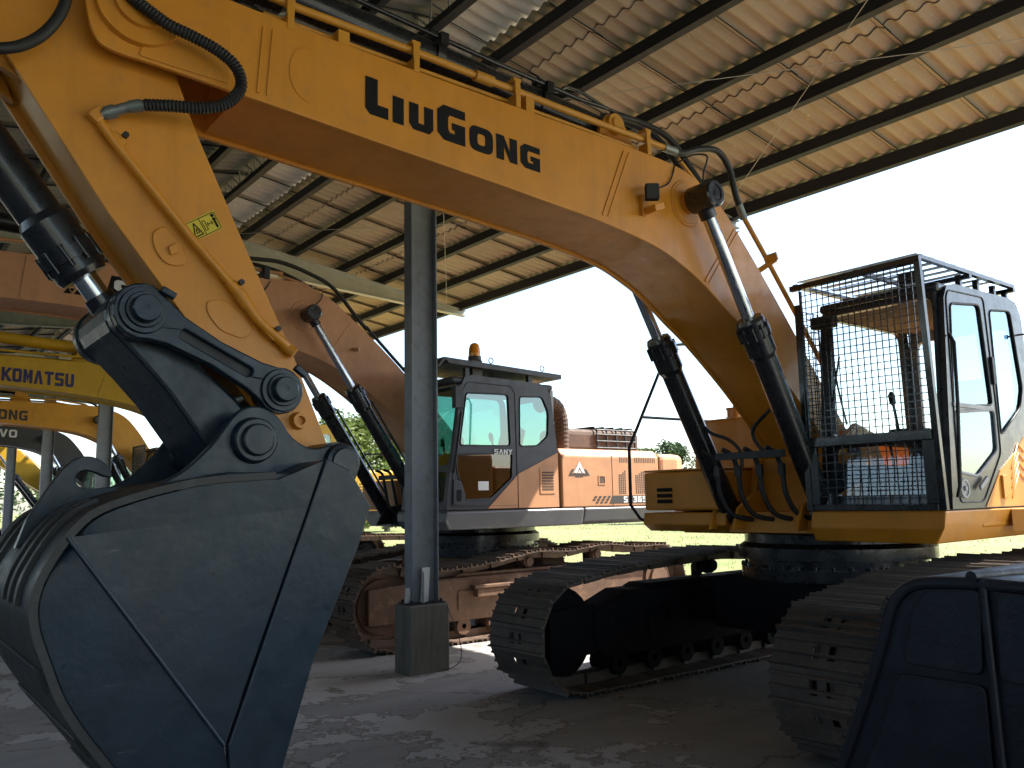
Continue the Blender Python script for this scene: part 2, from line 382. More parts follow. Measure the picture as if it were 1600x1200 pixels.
# ------------------------------------------------------------------ the setting: ground, floor, shed
def ground():
    mb = MB(); n = 70
    xs = [-500+ (700)*i/n for i in range(n+1)]; ys = [-60+560*j/n for j in range(n+1)]
    vs = []
    for x in xs:
        for y in ys:
            z = -.05
            if y > 14: z = -.05+.10*math.sin(x*.11)*math.sin(y*.09)*min(1, (y-14)/20)-.0*y
            vs.append((x, y, z))
    fs = [(i*(n+1)+j, (i+1)*(n+1)+j, (i+1)*(n+1)+j+1, i*(n+1)+j+1) for i in range(n) for j in range(n)]
    mb.add(vs, fs, True); tag(mb.build('field', 'grass_ground'), kind='structure')
    mb = MB().box(-70, 30, -14, 10.9, -.2, 0)
    tag(mb.build('concrete_floor', 'concrete', bevel=.01), kind='structure')
ground()

def roof_z(y): return 5.82+.15*(10-y) if y >= 4.5 else 5.82+.15*5.5-.15*(4.5-y)
SHED = thing('open_shed', 'open-sided steel shed with corrugated fibre roof on grey columns above the excavators', 'shed', (-7.4, 4.6, 0))
OX, OY_ = -7.4, 4.6
def sheet_mesh(name, length, mat, width=1.11, th=.010):
    n = 6; k = 8; mb = MB(); pts = []
    for i in range(n*k+1):
        u = i/(n*k); pts.append((-width/2+u*width, -.026*math.cos(2*math.pi*u*n*1.0)))
    m = 3
    def shell(dz): return [(x, -length/2+length*j/m, z+dz) for j in range(m+1) for x, z in pts]
    A, B = shell(0), shell(th); N = len(pts)
    fs = []
    for j in range(m):
        for i in range(N-1): fs.append((j*N+i, j*N+i+1, (j+1)*N+i+1, (j+1)*N+i))
    mb.add(A, [tuple(reversed(f)) for f in fs], True); mb.add(B, fs, True)
    e0 = [(i, i+1, N+i+1, N+i) for i in range(N-1)]
    mb.add(A[:N]+B[:N], e0); mb.add(A[-N:]+B[-N:], e0)
    for i in (0, N-1):      # side edges coloured dark to draw the shadow gaps at the laps
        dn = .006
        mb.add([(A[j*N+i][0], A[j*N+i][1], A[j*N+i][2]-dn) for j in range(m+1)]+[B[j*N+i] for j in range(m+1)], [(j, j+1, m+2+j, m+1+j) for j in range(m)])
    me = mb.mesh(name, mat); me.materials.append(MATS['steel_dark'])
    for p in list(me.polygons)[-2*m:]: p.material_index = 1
    return me
def shed():
    # corrugated sheets, one object each
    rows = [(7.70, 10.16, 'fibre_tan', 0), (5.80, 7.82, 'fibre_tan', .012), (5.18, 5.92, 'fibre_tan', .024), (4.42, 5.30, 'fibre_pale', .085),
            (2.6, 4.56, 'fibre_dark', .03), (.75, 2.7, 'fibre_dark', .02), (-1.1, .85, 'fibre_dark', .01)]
    ncol = 41
    for y0, y1, mat, dz in rows:
        sgn = -1 if y0 > 4.4 else 1
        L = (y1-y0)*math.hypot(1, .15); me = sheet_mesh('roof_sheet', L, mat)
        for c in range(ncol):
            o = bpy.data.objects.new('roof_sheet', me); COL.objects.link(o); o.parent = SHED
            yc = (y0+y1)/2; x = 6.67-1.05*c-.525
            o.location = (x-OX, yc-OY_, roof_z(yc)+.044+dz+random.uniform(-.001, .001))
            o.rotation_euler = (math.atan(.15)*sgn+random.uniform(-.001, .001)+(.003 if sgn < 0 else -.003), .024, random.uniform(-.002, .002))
    # unseen roof added to shade the interior, yardwards and past the right end
    m = MB(); k = 8
    def strip(y0, y1, x0, x1):
        n = round((x1-x0)/.1833)*k; N = n+1
        A = [(x0+(x1-x0)*i/n, y, roof_z(y)+.05+.026*math.cos(2*math.pi*(x0+(x1-x0)*i/n)/.1833)) for y in (y0, y1) for i in range(N)]
        m.add(A, [(i, i+1, N+i+1, N+i) for i in range(n)], True)
    strip(-8.6, -1.0, -36.5, 12); strip(4.42, 10.16, 6.7, 12); strip(-1.0, 4.56, 6.7, 12)
    tag(m.build('added_shade_roof', 'fibre_dark', SHED), kind='stuff')
    w = MB().box(-36.5, 12, -8.75, -8.5, -.02, 3.2); w.build('rear_wall', 'pedestal_concrete', SHED)  # unseen part-height wall, added to control shade and fill inside the shed
    # purlins: dark cold-formed channels
    for y in (9.92, 9.03, 8.08, 7.24, 6.24, 5.28, 3.7, 2.75, 1.8, .85, -.1, -.95):
        zt = roof_z(y); mb = MB()
        a = .15 if y < 4.5 else -.15
        dp = .165 if y > 9.5 else .135
        prof = [(-.04, 0), (.04, 0), (.04, -.012), (-.027, -.012), (-.027, .012-dp), (.04, .012-dp), (.04, -dp), (-.04, -dp)]
        prof = [(y+p, zt+q+p*a) for p, q in prof]
        mb.px(prof, -38, 12.2)
        mb.build('purlin', 'steel_dark', SHED)
    # ridge girder: lattice beam along the columns
    tz0, tz1 = 6.50, 6.86
    m = MB().box(-38, 7.2, 4.36, 4.46, tz0-.05, tz0+.03); low = m.build('bottom_chord', 'steel_dark', SHED)
    MB().box(-38, 7.2, 4.20, 4.28, tz1-.05, tz1+.05).build('top_chord', 'truss_grey', SHED)
    MB().box(-38, 7.2, 4.62, 4.68, tz1-.14, tz1-.06).build('top_chord', 'steel_dark', SHED)
    m = MB(); x = 6.9; k = 0
    while x > -37.5:
        z0, z1 = (tz0+.02, tz1-.02) if k % 2 == 0 else (tz1-.02, tz0+.02)
        y0, y1 = (4.40, 4.25) if k % 2 == 0 else (4.25, 4.40)
        m.cyl((x, y0, z0), (x-.30, y1, z1), .011, n=6, caps=False)
        m.cyl((x, y1+.03, z1), (x-.30, y0+.03, z0), .011, n=6, caps=False)
        x -= .30; k += 1
    m.build('lattice_rods', 'truss_grey', SHED)
    # columns, pedestals, tapered rafters
    for k, X in enumerate((6.7, -.35, -7.42, -14.46, -21.35, -28.6, -35.9)):
        y, hy, fw = 4.6, .155, .075
        mb = MB(); top = 6.42
        mb.box(X-fw, X+fw, y-hy, y-hy+.014, .66, top); mb.box(X-fw, X+fw, y+hy-.014, y+hy, .66, top)
        mb.box(X-.006, X+.006, y-hy+.014, y+hy-.014, .66, top)
        col = mb.build('column', 'column_grey', SHED)
        mb = MB(); mb.box(X-.15, X+.15, y-.23, y+.23, -.02, .655)
        mb.build('pedestal', 'pedestal_concrete', col, bevel=.015)
        mb = MB().box(X-.12, X+.12, y-.2, y+.2, .655, .672); mb.build('base_plate', 'steel_dark', col)
        for bx, by in ((-.09, -.17), (.09, -.17), (-.09, .17), (.09, .17)): q = MB(); q.cyl((X+bx, y+by, .672), (X+bx, y+by, .70), .016, n=6); q.build('anchor_bolt', 'steel_dark', col)
        # rafter on the field side and on the yard side
        for sg in (1, -1):
            yend = 10.05 if sg > 0 else -1.0
            ys = y+sg*.16; zt0 = 6.42 if sg > 0 else 6.40; zt1 = roof_z(yend)-.14
            zb0, zb1 = zt0-.55, zt1-.12
            r = MB()
            r.px([(ys, zt0-.012), (yend, zt1-.012), (yend, zb1+.012), (ys, zb0+.012)], X-.005, X+.005)
            r.px([(ys, zt0), (yend, zt1), (yend, zt1-.012), (ys, zt0-.012)], X-.07, X+.07)
            r.px([(ys, zb0+.012), (yend, zb1+.012), (yend, zb1), (ys, zb0)], X-.07, X+.07)
            r.build('rafter', 'truss_grey' if k % 2 else 'column_grey', SHED)
    # thin wind-bracing rods between the rafters
    for (a, b) in (((-7.3, 9.60), (-.45, 4.78)), ((-7.3, 5.9), (-.45, 9.85 )), ((-14.3, 9.5), (-7.5, 4.9)), ((-14.3, 5.0), (-7.5, 9.5))):
        MB().cyl((a[0], a[1], roof_z(a[1])-.17), (b[0], b[1], roof_z(b[1])-.17), .0045, n=6).build('bracing_rod', 'truss_grey', SHED)
shed()

def offcuts():
    z = .672
    a = MB().obox((-7.36, 4.60, z+.17), .004, .045, .17, (1, 0, 0), (0, 1, 0), Vector((.12, 0, 1)).normalized())
    a.box(-7.35, -7.30, 4.552, 4.558, z, z+.30)
    o = a.build('metal_strip', 'white_plate', org=(-7.37, 4.53, z)); o.location = (-7.37, 4.53, z)
    tag(o, 'shiny folded metal strip standing against the grey column on its concrete pedestal', 'metal strip')
    b = MB().plate([[(4.385, z), (4.47, z), (4.435, z+.15), (4.39, z+.15)]], lambda y, q: (-7.40+(q-z)*.1, y, q), lambda y, q: (-7.396+(q-z)*.1, y, q))
    o = b.build('plate_offcut', 'white_plate', org=(-7.4, 4.43, z)); o.location = (-7.40, 4.43, z)
    tag(o, 'small pale trapezoid metal plate leaning beside the metal strip on the pedestal', 'metal plate')
    c = MB().tube([(-7.27, 4.80, .62), (-7.2, 4.84, .45), (-7.12, 4.86, .25), (-7.1, 4.84, .12), (-7.16, 4.80, .05), (-7.25, 4.72, .012)], .004, 6)
    o = c.build('loose_wire', 'rubber', org=(-7.2, 4.8, 0)); o.location = (-7.2, 4.8, 0)
    tag(o, 'thin dark wire curling off the side of the concrete pedestal', 'wire')
offcuts()

# ------------------------------------------------------------------ excavators (local x across the machine, cab side +x; y, z as built in the yard)
YC = 7.2
def machine(name, X0, label, group=None):
    t = thing(name, label, 'excavator', (X0, YC, 0), group); ORG[t.name] = (0, YC, 0); return t
TW = 1.32
def shoe_mesh(mat, w=.30):
    mb = MB()
    for a, b in ((-w, -.085), (.085, w)): mb.box(a, b, -.106, .100, 0, .012)
    mb.box(-.085, .085, -.106, -.045, 0, .012); mb.box(-.085, .085, .045, .100, 0, .012); mb.box(-.03, .03, -.045, .045, 0, .012)
    for y, h in ((-.098, .046), (-.02, .034), (.062, .030)):
        mb.add([(-w, y-.012, .012), (w, y-.012, .012), (w, y+.014, .012), (-w, y+.014, .012), (-w, y-.005, h), (w, y-.005, h), (w, y+.006, h), (-w, y+.006, h)],
               [(0, 1, 5, 4), (1, 2, 6, 5), (2, 3, 7, 6), (3, 0, 4, 7), (4, 5, 6, 7)])
    mb.add([(-w, .100, 0), (w, .100, 0), (w, .118, .008), (-w, .118, .008), (-w, .100, .012), (w, .100, .012)], [(0, 1, 2, 3), (4, 3, 2, 5)])
    return mb.mesh('track_shoe', mat)
def track_path(idl, spr, top):
    (iy, iz, ir), (sy, sz, sr) = idl, spr
    p = [Vector((sy-.1, sz-sr, 0))]
    p.append(Vector((iy+.15, iz-ir, 0)))
    for a in range(-90, -271, -12): p.append(Vector((iy+ir*math.cos(R(a)), iz+ir*math.sin(R(a)), 0)))
    tp = [Vector((iy, iz+ir, 0))]+[Vector((a, b, 0)) for a, b in top]+[Vector((sy, sz+sr, 0))]
    p += catmull(tp, 8)[1:]
    for a in range(78, -91, -12): p.append(Vector((sy+sr*math.cos(R(a)), sz+sr*math.sin(R(a)), 0)))
    p.append(p[0]); return p
def undercarriage(t, cfg):
    path = track_path(cfg['idler'], cfg['sprocket'], cfg['top'])
    L = sum((b-a).length for a, b in zip(path, path[1:])); N = round(L/.2159); d = L/N
    st = resample(path, d)[:N]
    (iy, iz, ir), (sy, sz, sr) = cfg['idler'], cfg['sprocket']
    me = shoe_mesh(cfg['shoe'], cfg.get('shoe_hw', .30)) if cfg['detail'] else None
    base_st = st; base_i, base_s = (iy, iz, ir), (sy, sz, sr)
    for sd in (1, -1):
        dy = cfg.get('near_dy', 0) if sd > 0 else 0; tw = cfg.get('tw', TW); cx = tw+cfg.get('near_dx', 0) if sd > 0 else -tw
        st = [Vector((p.x+dy, p.y, 0)) for p in base_st]; iy = base_i[0]+dy; sy = base_s[0]+dy
        f = MB(); zt = cfg.get('zt', .76); zb = .25
        poly = [(iy+.30, .34), (iy+.45, zb), (sy-.5, zb), (sy-.25, .36), (sy-.25, .70), (sy-.6, zt), (iy+.75, zt), (iy+.30, .66)]
        f.px(poly, cx-.17, cx+.17)
        fr = f.build('track_frame', cfg['frame'], t, bevel=.03)
        if cfg['detail']:
            o_ = sd*.0
            # sloping top plate and side brackets
            b = MB(); b.px([(iy+.95, zt+.005), (sy-.75, zt+.005), (sy-.85, zt+.04), (iy+1.05, zt+.04)], cx-.13, cx+.13); b.build('top_plate', cfg['frame'], fr, bevel=.008)
            b = MB(); b.box(cx+.172, cx+.29, iy+1.15, iy+1.75, .62, .66); b.box(cx+.172, cx+.27, iy+1.20, iy+1.70, .52, .615); b.build('step', cfg['frame'], fr, bevel=.008)
            b = MB(); b.px(rounded([(iy+.98, .38), (iy+1.9, .38), (iy+1.9, .60), (iy+.98, .60)], .03), cx+.172, cx+.184); b.build('side_plate', cfg['frame'], fr)
            for hy in (iy+2.0, iy+.6): b = MB(); b.px(rounded([(hy, .50), (hy+.1, .50), (hy+.1, .63), (hy, .63)], .04), cx+.171, cx+.176); b.build('oval_hole', 'frame_black', fr)
            for hy in (iy+1.55, iy+2.45): b = MB(); b.box(cx-.06, cx+.06, hy, hy+.20, zt+.041, zt+.046); b.build('top_hole', 'frame_black', fr)
            for q in (-1, 1): b = MB(); b.px([(iy-.20, .30), (iy+.34, .30), (iy+.34, .74), (iy-.20, .70)], cx+q*.095, cx+q*.15); b.build('idler_yoke', cfg['frame'], fr, bevel=.01)
        g = MB(); g.rev((cx-.08, iy, iz), (1, 0, 0), [(0, .05), (0, .30), (.03, .30), (.03, ir-.10), (.05, ir-.10), (.05, ir-.055), (.11, ir-.055), (.11, ir-.10), (.13, ir-.10), (.13, .30), (.16, .30), (.16, .05)], 28)
        g.build('idler_wheel', cfg['frame'], fr)
        g = MB(); n = 42; pts = []
        for k in range(n): a = 2*math.pi*k/n; r = sr-.05 if k % 2 else sr-.12; pts.append((sy+r*math.cos(a), sz+r*math.sin(a)))
        g.px(pts, cx-.035, cx+.035); g.cyl((cx-.19, sy, sz), (cx+.2, sy, sz), .25); g.cyl((cx+.2, sy, sz), (cx+.24, sy, sz), .17); g.build('sprocket', cfg['frame'], fr)
        for k in range(8):
            y = iy+.62+k*(sy-iy-1.2)/7; g = MB(); g.rev((cx-.15, y, .185), (1, 0, 0), [(0, .03), (0, .10), (.05, .11), (.05, .085), (.25, .085), (.25, .11), (.30, .10), (.30, .03)], 14)
            g.build('track_roller', cfg['roller'], fr)
        for y, z in cfg['carriers']:
            y += dy; g = MB(); g.rev((cx-.10, y, z), (1, 0, 0), [(0, .02), (0, .075), (.07, .085), (.07, .06), (.13, .06), (.13, .085), (.20, .075), (.21, .055), (.235, .055), (.235, .02), (.237, 0)], 16); g.bar((cx-.1, y, z), (cx-.1, y, z-.2), .1, .06)
            g.build('carrier_roller', cfg['roller'], fr)
        ch = MB(); bel = MB()
        for k in range(N):
            p = st[k]; q = st[(k+1) % N]; tg = (q-p).normalized(); nn = Vector((-tg.y, tg.x, 0)); c = (p+q)/2
            T = Vector((0, tg.x, tg.y)); Nn = Vector((0, nn.x, nn.y)); Cc = Vector((cx, c.x, c.y))
            for ox in (-.075, .075): ch.obox(Cc+Vector((ox+.012*(-1)**k, 0, 0))-Nn*.045, .016, .10, .042, (1, 0, 0), T, Nn)
            if me:
                o = bpy.data.objects.new('track_shoe', me); COL.objects.link(o); o.parent = fr
                m = Matrix(((1, 0, 0), (0, T.y, Nn.y), (0, T.z, Nn.z))).to_4x4(); m.translation = Vector((cx, c.x-YC, c.y))
                if cfg.get('jitter'): m = m @ Matrix.Rotation(random.uniform(-.025, .025), 4, 'X') @ Matrix.Rotation(random.uniform(-.012, .012), 4, 'Y')
                o.matrix_local = m
            else:
                bel.obox(Cc+Nn*.008, .30, .105, .008, (1, 0, 0), T, Nn); bel.obox(Cc+Nn*.028-T*.09, .30, .012, .016, (1, 0, 0), T, Nn); bel.obox(Cc+Nn*.024, .30, .01, .012, (1, 0, 0), T, Nn)
        ch.build('track_chain', cfg['shoe'], fr)
        if not me: bel.build('track_belt', cfg['shoe'], fr)
    b = MB(); b.box(-.75, .75, 6.35, 8.05, .48, .92); b.px([(6.5, .50), (7.0, .50), (7.0, .88), (6.5, .80)], -1.16, 1.16); b.px([(7.4, .50), (7.9, .50), (7.9, .80), (7.4, .88)], -1.16, 1.16)
    b.build('car_body', cfg['frame'], t, bevel=.02)
    s = MB(); s.rev((0, YC, .90), (0, 0, 1), [(0, .70), (0, .84), (.12, .84), (.12, .78), (.2, .78), (.2, .86), (.3, .86), (.34, .8), (.42, .8)], 48)
    rg = s.build('slew_ring', 'gloss_black', t)
    if cfg['detail']:
        b = MB()
        for k in range(36): a = 2*math.pi*k/36; b.cyl((.825*math.cos(a), YC+.825*math.sin(a), 1.02), (.825*math.cos(a), YC+.825*math.sin(a), 1.05), .018, n=6)
        b.build('ring_bolts', 'gloss_black', rg)['kind'] = 'stuff'

def boom(t, top, bot, col, hw=.33, ystart=1.42, foot=(6.92, 2.02)):
    tc, bc = curve2(top), curve2(bot)
    side = tc+circ(foot[0], foot[1], .17, 7, 40, -120)+bc[::-1]
    ins = .022
    core = [(y, z-ins) for y, z in tc if y >= ystart]+[(y, z+ins) for y, z in bc[::-1] if y >= ystart]
    mb = MB(); mb.px(core, -hw+.03, hw-.03)
    bo = mb.build('boom', col, t)
    for s in (1, -1): mb = MB(); mb.px(side, s*(hw-.03), s*hw); mb.build('boom_side_plate', col, bo, bevel=.006)
    mb = MB(); mb.cyl((-hw-.10, *foot), (hw+.10, *foot), .10); mb.build('foot_pin', 'black_steel', bo)
    return bo
def weld_strip(par, col, x, pts, w=.012, th=.006):
    mb = MB()
    for a, b in zip(pts, pts[1:]): mb.bar((x, *a), (x, *b), w, th*2, (1, 0, 0))
    return mb.build('weld_strip', col, par)
def ram(t, name, a, c, b, x, rr, br, colr, rodmat='chrome', boss=.11, bw=.09, lines=True, cap=None):
    """hydraulic cylinder: rod pin a, gland c, foot pin b (all (y, z)), centred on x"""
    A, C_, B = Vector((x, *a)), Vector((x, *c)), Vector((x, *b)); d = (B-A).normalized()
    C_ = A+d*(C_-A).dot(d)
    mb = MB(); mb.cyl(C_, B-d*boss*.6, br, n=28); mb.cyl(B-Vector((bw, 0, 0)), B+Vector((bw, 0, 0)), boss)
    cy = mb.build(name, colr, t)
    g = MB(); g.rev(C_-d*.05, d, [(0, rr+.005), (0, br*1.05), (.03, br*1.18), (.09, br*1.18), (.09, br*1.32), (.15, br*1.32), (.15, br*1.2), (.30, br*1.2), (.34, br*1.02)], 28)
    gl = g.build('gland', colr, cy)
    e = d.orthogonal().normalized(); e2 = d.cross(e); bb = MB()
    for k in range(10): q = e*math.cos(k*.628)+e2*math.sin(k*.628); bb.cyl(C_+d*.01+q*br*1.24, C_+d*.12+q*br*1.24, .014, n=6)
    bb.build('gland_bolts', colr, cy)['kind'] = 'stuff'
    r = MB(); r.cyl(A, C_+d*.05, rr, n=28); r.build('rod', rodmat, cy)
    r = MB(); r.cyl(A-Vector((bw, 0, 0)), A+Vector((bw, 0, 0)), boss, n=28); r.cyl(A+d*.04, A+d*(boss+.06), rr*1.35, rr*1.25)
    r.build('rod_eye', colr, cy)
    if cap:
        r = MB(); r.rev(A+Vector((cap[0], 0, 0)), (1 if cap[1] > 0 else -1, 0, 0), [(0, boss*.98), (abs(cap[1]), boss*.98), (abs(cap[1])+.012, boss*.85), (abs(cap[1])+.012, boss*.6), (abs(cap[1])+.004, boss*.58), (abs(cap[1])+.004, boss*.2), (abs(cap[1])+.01, boss*.18), (abs(cap[1])+.01, 0)], 28)
        r.build('pin_cap', 'gloss_black', cy)
    if lines:
        side = Vector((0, d.z, -d.y))
        if side.y > 0: side = -side
        q = -side
        m = MB(); m.tube([C_+d*.22+q*(br*1.15), C_+d*.26+q*(br+.05), C_+d*.4+q*(br+.05), B-d*.35+q*(br+.05), B-d*.25+q*(br+.02)], .014, 8)
        m.build('feed_pipe', colr, cy)
    return cy

# ---- stick, linkage and bucket
STICK = [(.42, 3.71), (.88, 3.045), (1.30, 2.52), (1.64, 2.11), (1.84, 1.83), (1.90, 1.76), (1.99, 1.76), (2.05, 1.83), (2.035, 1.94), (1.815, 2.455), (1.52, 3.045), (1.265, 3.575), (1.155, 3.855), (1.0, 4.3), (.72, 4.66), (.48, 4.86), (.28, 4.82), (.14, 4.6), (.16, 4.2), (.26, 3.95)]
def stick_lg(t, col):
    mb = MB(); c = Vector((1.0, 3.2))
    L = STICK[:5]; Rr = STICK[8:14]
    core = [(.46, 3.72), (.90, 3.075), (1.32, 2.55), (1.66, 2.15), (1.80, 1.98), (1.96, 2.0), (1.79, 2.45), (1.495, 3.035), (1.24, 3.56), (1.13, 3.845), (.97, 4.28), (.70, 4.62), (.30, 4.7), (.2, 4.2), (.30, 3.96)]
    mb.px(core, -.18, .18); st = mb.build('stick', col, t)
    for s in (1, -1): m = MB(); m.px(STICK, s*.18, s*.21); m.build('stick_side_plate', col, st, bevel=.005)
    m = MB(); m.cyl((-.24, .95, 4.07), (.24, .95, 4.07), .16); m.build('pivot_boss', col, st)
    # raised gussets, boss, cylinder lug
    m = MB(); m.px(rounded([(1.075, 2.99), (1.14, 3.035), (1.235, 2.93), (1.245, 2.84), (1.15, 2.83), (1.09, 2.90)], .05), .21, .222); m.px([(1.15, 2.92), (1.19, 2.95), (1.20, 2.90), (1.165, 2.88)], .222, .240); m.build('gusset', col, st, bevel=.006)
    m = MB(); m.px(rounded([(1.35, 2.68), (1.45, 2.70), (1.60, 2.56), (1.55, 2.50), (1.42, 2.535), (1.355, 2.62)], .04), .21, .218); m.build('gusset', col, st, bevel=.005)
    m = MB(); m.rev((.21, 1.849, 2.093), (1, 0, 0), [(0, .048), (.045, .04), (.045, .024), (.02, .022), (.02, 0)], 20); m.build('grease_boss', col, st)
    for s in (1, -1): m = MB(); m.px([(.5, 3.62), (-.03, 3.88), (-.18, 3.98), (-.14, 4.1), (0, 4.13), (.3, 4.12)], s*.11, s*.16); m.build('cylinder_lug', col, st, bevel=.006)
    # steel pipe on the stick's side with clamps
    P = [(.812, 3.501), (.858, 3.416), (1.262, 2.973), (1.495, 2.744), (1.599, 2.605), (1.74, 2.501), (1.783, 2.464)]
    m = MB(); m.tube([(.25, .795, 3.50), (.25, .815, 3.47), (.25, .87, 3.40), (.25, 1.26, 2.975), (.25, 1.47, 2.765)], .023, 10, smoothp=False)
    m.tube([(.25, 1.46, 2.775), (.25, 1.50, 2.735), (.25, 1.60, 2.61), (.25, 1.66, 2.56), (.25, 1.74, 2.50), (.23, 1.785, 2.47)], .028, 10, smoothp=False); m.cyl((.225, 1.755, 2.49), (.255, 1.805, 2.445), .03, .03, 14); m.cyl((.25, 1.50, 2.735), (.25, 1.555, 2.665), .036, n=6)
    m.build('hydraulic_pipe', col, st)
    m = MB(); m.obox((.25, .80, 3.50), .025, .03, .035, (1, 0, 0), (0, .74, -.67), (0, .67, .74)); m.build('pipe_elbow', col, st, bevel=.008)
    for y, z in ((.905, 3.425), (1.485, 2.785), (1.685, 2.565)):
        m = MB(); m.obox((.235, y-.01, z-.02), .03, .035, .025, (1, 0, 0), (0, .74, -.67), (0, .67, .74)); cl = m.build('pipe_clamp', col, st, bevel=.004)
        m = MB(); m.cyl((.26, y+.02, z), (.285, y+.02, z), .016, n=6); m.build('bolt', 'black_steel', cl)
    # warning sticker
    m = MB(); q = [(1.231, 3.059), (1.372, 3.161), (1.423, 3.072), (1.281, 2.975)]
    m.px(q, .2105, .2125); sk = m.build('warning_sticker', 'sticker_yellow', st)
    o = Vector((1.281, 2.975)); u = Vector((1.423, 3.072))-o; v = Vector((1.231, 3.059))-o
    def P2(a, b): w = o+u*a+v*b; return (w.x, w.y)
    m = MB()
    def line(pts, w, closed=True):
        n = len(pts)
        for i in range(n if closed else n-1):
            a, b = P2(*pts[i]), P2(*pts[(i+1) % n]); m.bar((.2135+.0002*i, *a), (.2135+.0002*i, *b), w, .0012, (1, 0, 0))
    line([(.03, .05), (.97, .05), (.97, .95), (.03, .95)], .0035); line([(.45, .05), (.45, .95)], .003, False)
    line([(.1, .16), (.38, .16), (.24, .84)], .006); line([(.20, .3), (.30, .3), (.25, .55)], .004)
    line([(.50, .25), (.58, .25), (.58, .75), (.50, .75)], .003); line([(.62, .5), (.80, .5)], .004, False); line([(.66, .6), (.62, .5), (.66, .4)], .003, False); line([(.76, .6), (.80, .5), (.76, .4)], .003, False)
    line([(.88, .15), (.88, .7)], .012, False); line([(.83, .62), (.94, .62)], .007, False)
    a = P2(.88, .82); m.cyl((.213, *a), (.2145, *a), .009, n=10); m.build('pictogram', 'print_black', sk)
    return st
def dogbone(x0, x1, A, B, ra, rb, w):
    A, B = Vector(A), Vector(B); d = (B-A).normalized(); n = Vector((-d.y, d.x)); L = (B-A).length
    an = math.degrees(math.atan2(d.y, d.x))
    pa = circ(A.x, A.y, ra, 13, an+55, an+305); pb = circ(B.x, B.y, rb, 13, an-125, an+125)
    def q(t, s): p = A+d*t+n*s; return (p.x, p.y)
    up = [q(ra*1.3, w*.62), q(L*.5, w*.5), q(L-rb*1.25, w*.62)]; lo = [q(L-rb*1.25, -w*.62), q(L*.5, -w*.5), q(ra*1.3, -w*.62)]
    outer = pa + lo[::-1] + pb + up[::-1]
    hole = [q(ra*1.45, w*.2), q(L-rb*1.4, w*.2), q(L-rb*1.4, -w*.2), q(ra*1.45, -w*.2)]
    return outer, rounded(hole, .02)
def linkage_bucket(t, col='bucket_black'):
    P, S, B, T = (1.0, 2.545), (1.665, 2.22), (1.50, 1.96), (1.96, 1.86)
    # curved H-link to the bucket
    d = Vector((B[0]-P[0], B[1]-P[1])).normalized(); n = Vector((-d.y, d.x)); Pv, Bv = Vector(P), Vector(B); L = (Bv-Pv).length
    def q(a, s): w = Pv+d*a+n*s; return (w.x, w.y)
    an = math.degrees(math.atan2(d.y, d.x))
    poly = circ(*P, .135, 11, an+70, an+290)+[q(.2, -.115), q(L*.5, -.11), q(L-.18, -.125)]+circ(*B, .14, 9, an-80, an+80)+[q(L-.18, .135), q(L*.5, .10), q(.2, .11)]
    m = MB(); m.px(poly, -.30, .30); ln = m.build('bucket_link', 'link_black', t, bevel=.02)
    for s in (1, -1):
        o, h = dogbone(.36, .44, P, S, .13, .118, .125); lo = [s*.365, s*.425]
        m = MB(); m.px(o, lo[0], lo[1], [h]); gl = m.build('guide_link', 'link_black', t, bevel=.014, seg=3)
        m = MB(); m.px(h, s*.37, s*.39); m.build('link_web', 'black_steel', gl)
        for c, r in ((P, .085), (S, .083)):
            m = MB(); m.rev((s*.425, *c), (s, 0, 0), [(0, r+.025), (.02, r+.02), (.02, r), (.035, r-.005), (.035, r*.78), (.075, r*.74), (.08, r*.68), (.08, r*.12), (.078, r*.1), (.078, 0)], 28); m.build('link_pin', 'link_black', gl)
        m = MB(); m.obox((s*.45, S[0]+.09, S[1]+.10), .02, .035, .015, (1, 0, 0), (0, .8, -.6), (0, .6, .8)); m.build('pin_lock', 'link_black', gl, bevel=.004)
        m = MB(); m.obox((s*.45, P[0]+.10, P[1]+.09), .02, .035, .015, (1, 0, 0), (0, .9, -.43), (0, .43, .9)); m.build('pin_lock', 'link_black', gl, bevel=.004)
    m = MB(); m.cyl((-.36, *S), (.36, *S), .075); m.cyl((-.365, *P), (.365, *P), .09); m.build('cross_pin', 'link_black', ln)
    m = MB(); m.cyl((-.36, *P), (-.30, *P), .145, n=28); m.build('link_collar', 'link_black', ln)
    m = MB(); m.cyl((.30, *P), (.36, *P), .13, n=28); m.build('link_collar', 'link_black', ln)
    # bucket
    back = curve2([(1.50, 1.80), (1.15, 1.77), (.82, 1.68), (.69, 1.59), (.59, 1.43), (.555, 1.31), (.565, 1.20), (.61, 1.07), (.66, .94), (.735, .81), (.84, .66), (.97, .48), (1.12, .28), (1.27, .10), (1.36, .02)], 4)
    front = [(1.40, .03), (1.45, .22), (1.56, .56), (1.69, .97), (1.91, 1.46), (1.97, 1.64), (1.86, 1.81), (1.75, 1.86)]
    W2 = .78
    inner = []
    for i, (y, z) in enumerate(back):
        a = Vector(back[max(0, i-1)]); b = Vector(back[min(len(back)-1, i+1)]); tg = (b-a).normalized(); nn = Vector((-tg.y, tg.x)); inner.append((y+nn.x*.03, z+nn.y*.03))
    m = MB()
    for i in range(len(back)-1):
        a, b, c, e = back[i], back[i+1], inner[i+1], inner[i]
        x0, x1 = -W2-.004, W2+.004
        m.add([(x0, *a), (x1, *a), (x1, *b), (x0, *b)], [(0, 1, 2, 3)], True); m.add([(x0, *e), (x1, *e), (x1, *c), (x0, *c)], [(0, 1, 2, 3)], True)
        for xx in (x0, x1): m.add([(xx, *a), (xx, *b), (xx, *c), (xx, *e)], [(0, 1, 2, 3)])
    bk = m.build('bucket', 'wrapper_black', t)
    A1, A2 = (.671, 1.544), (1.299, .668); B1 = (1.728, 1.853)
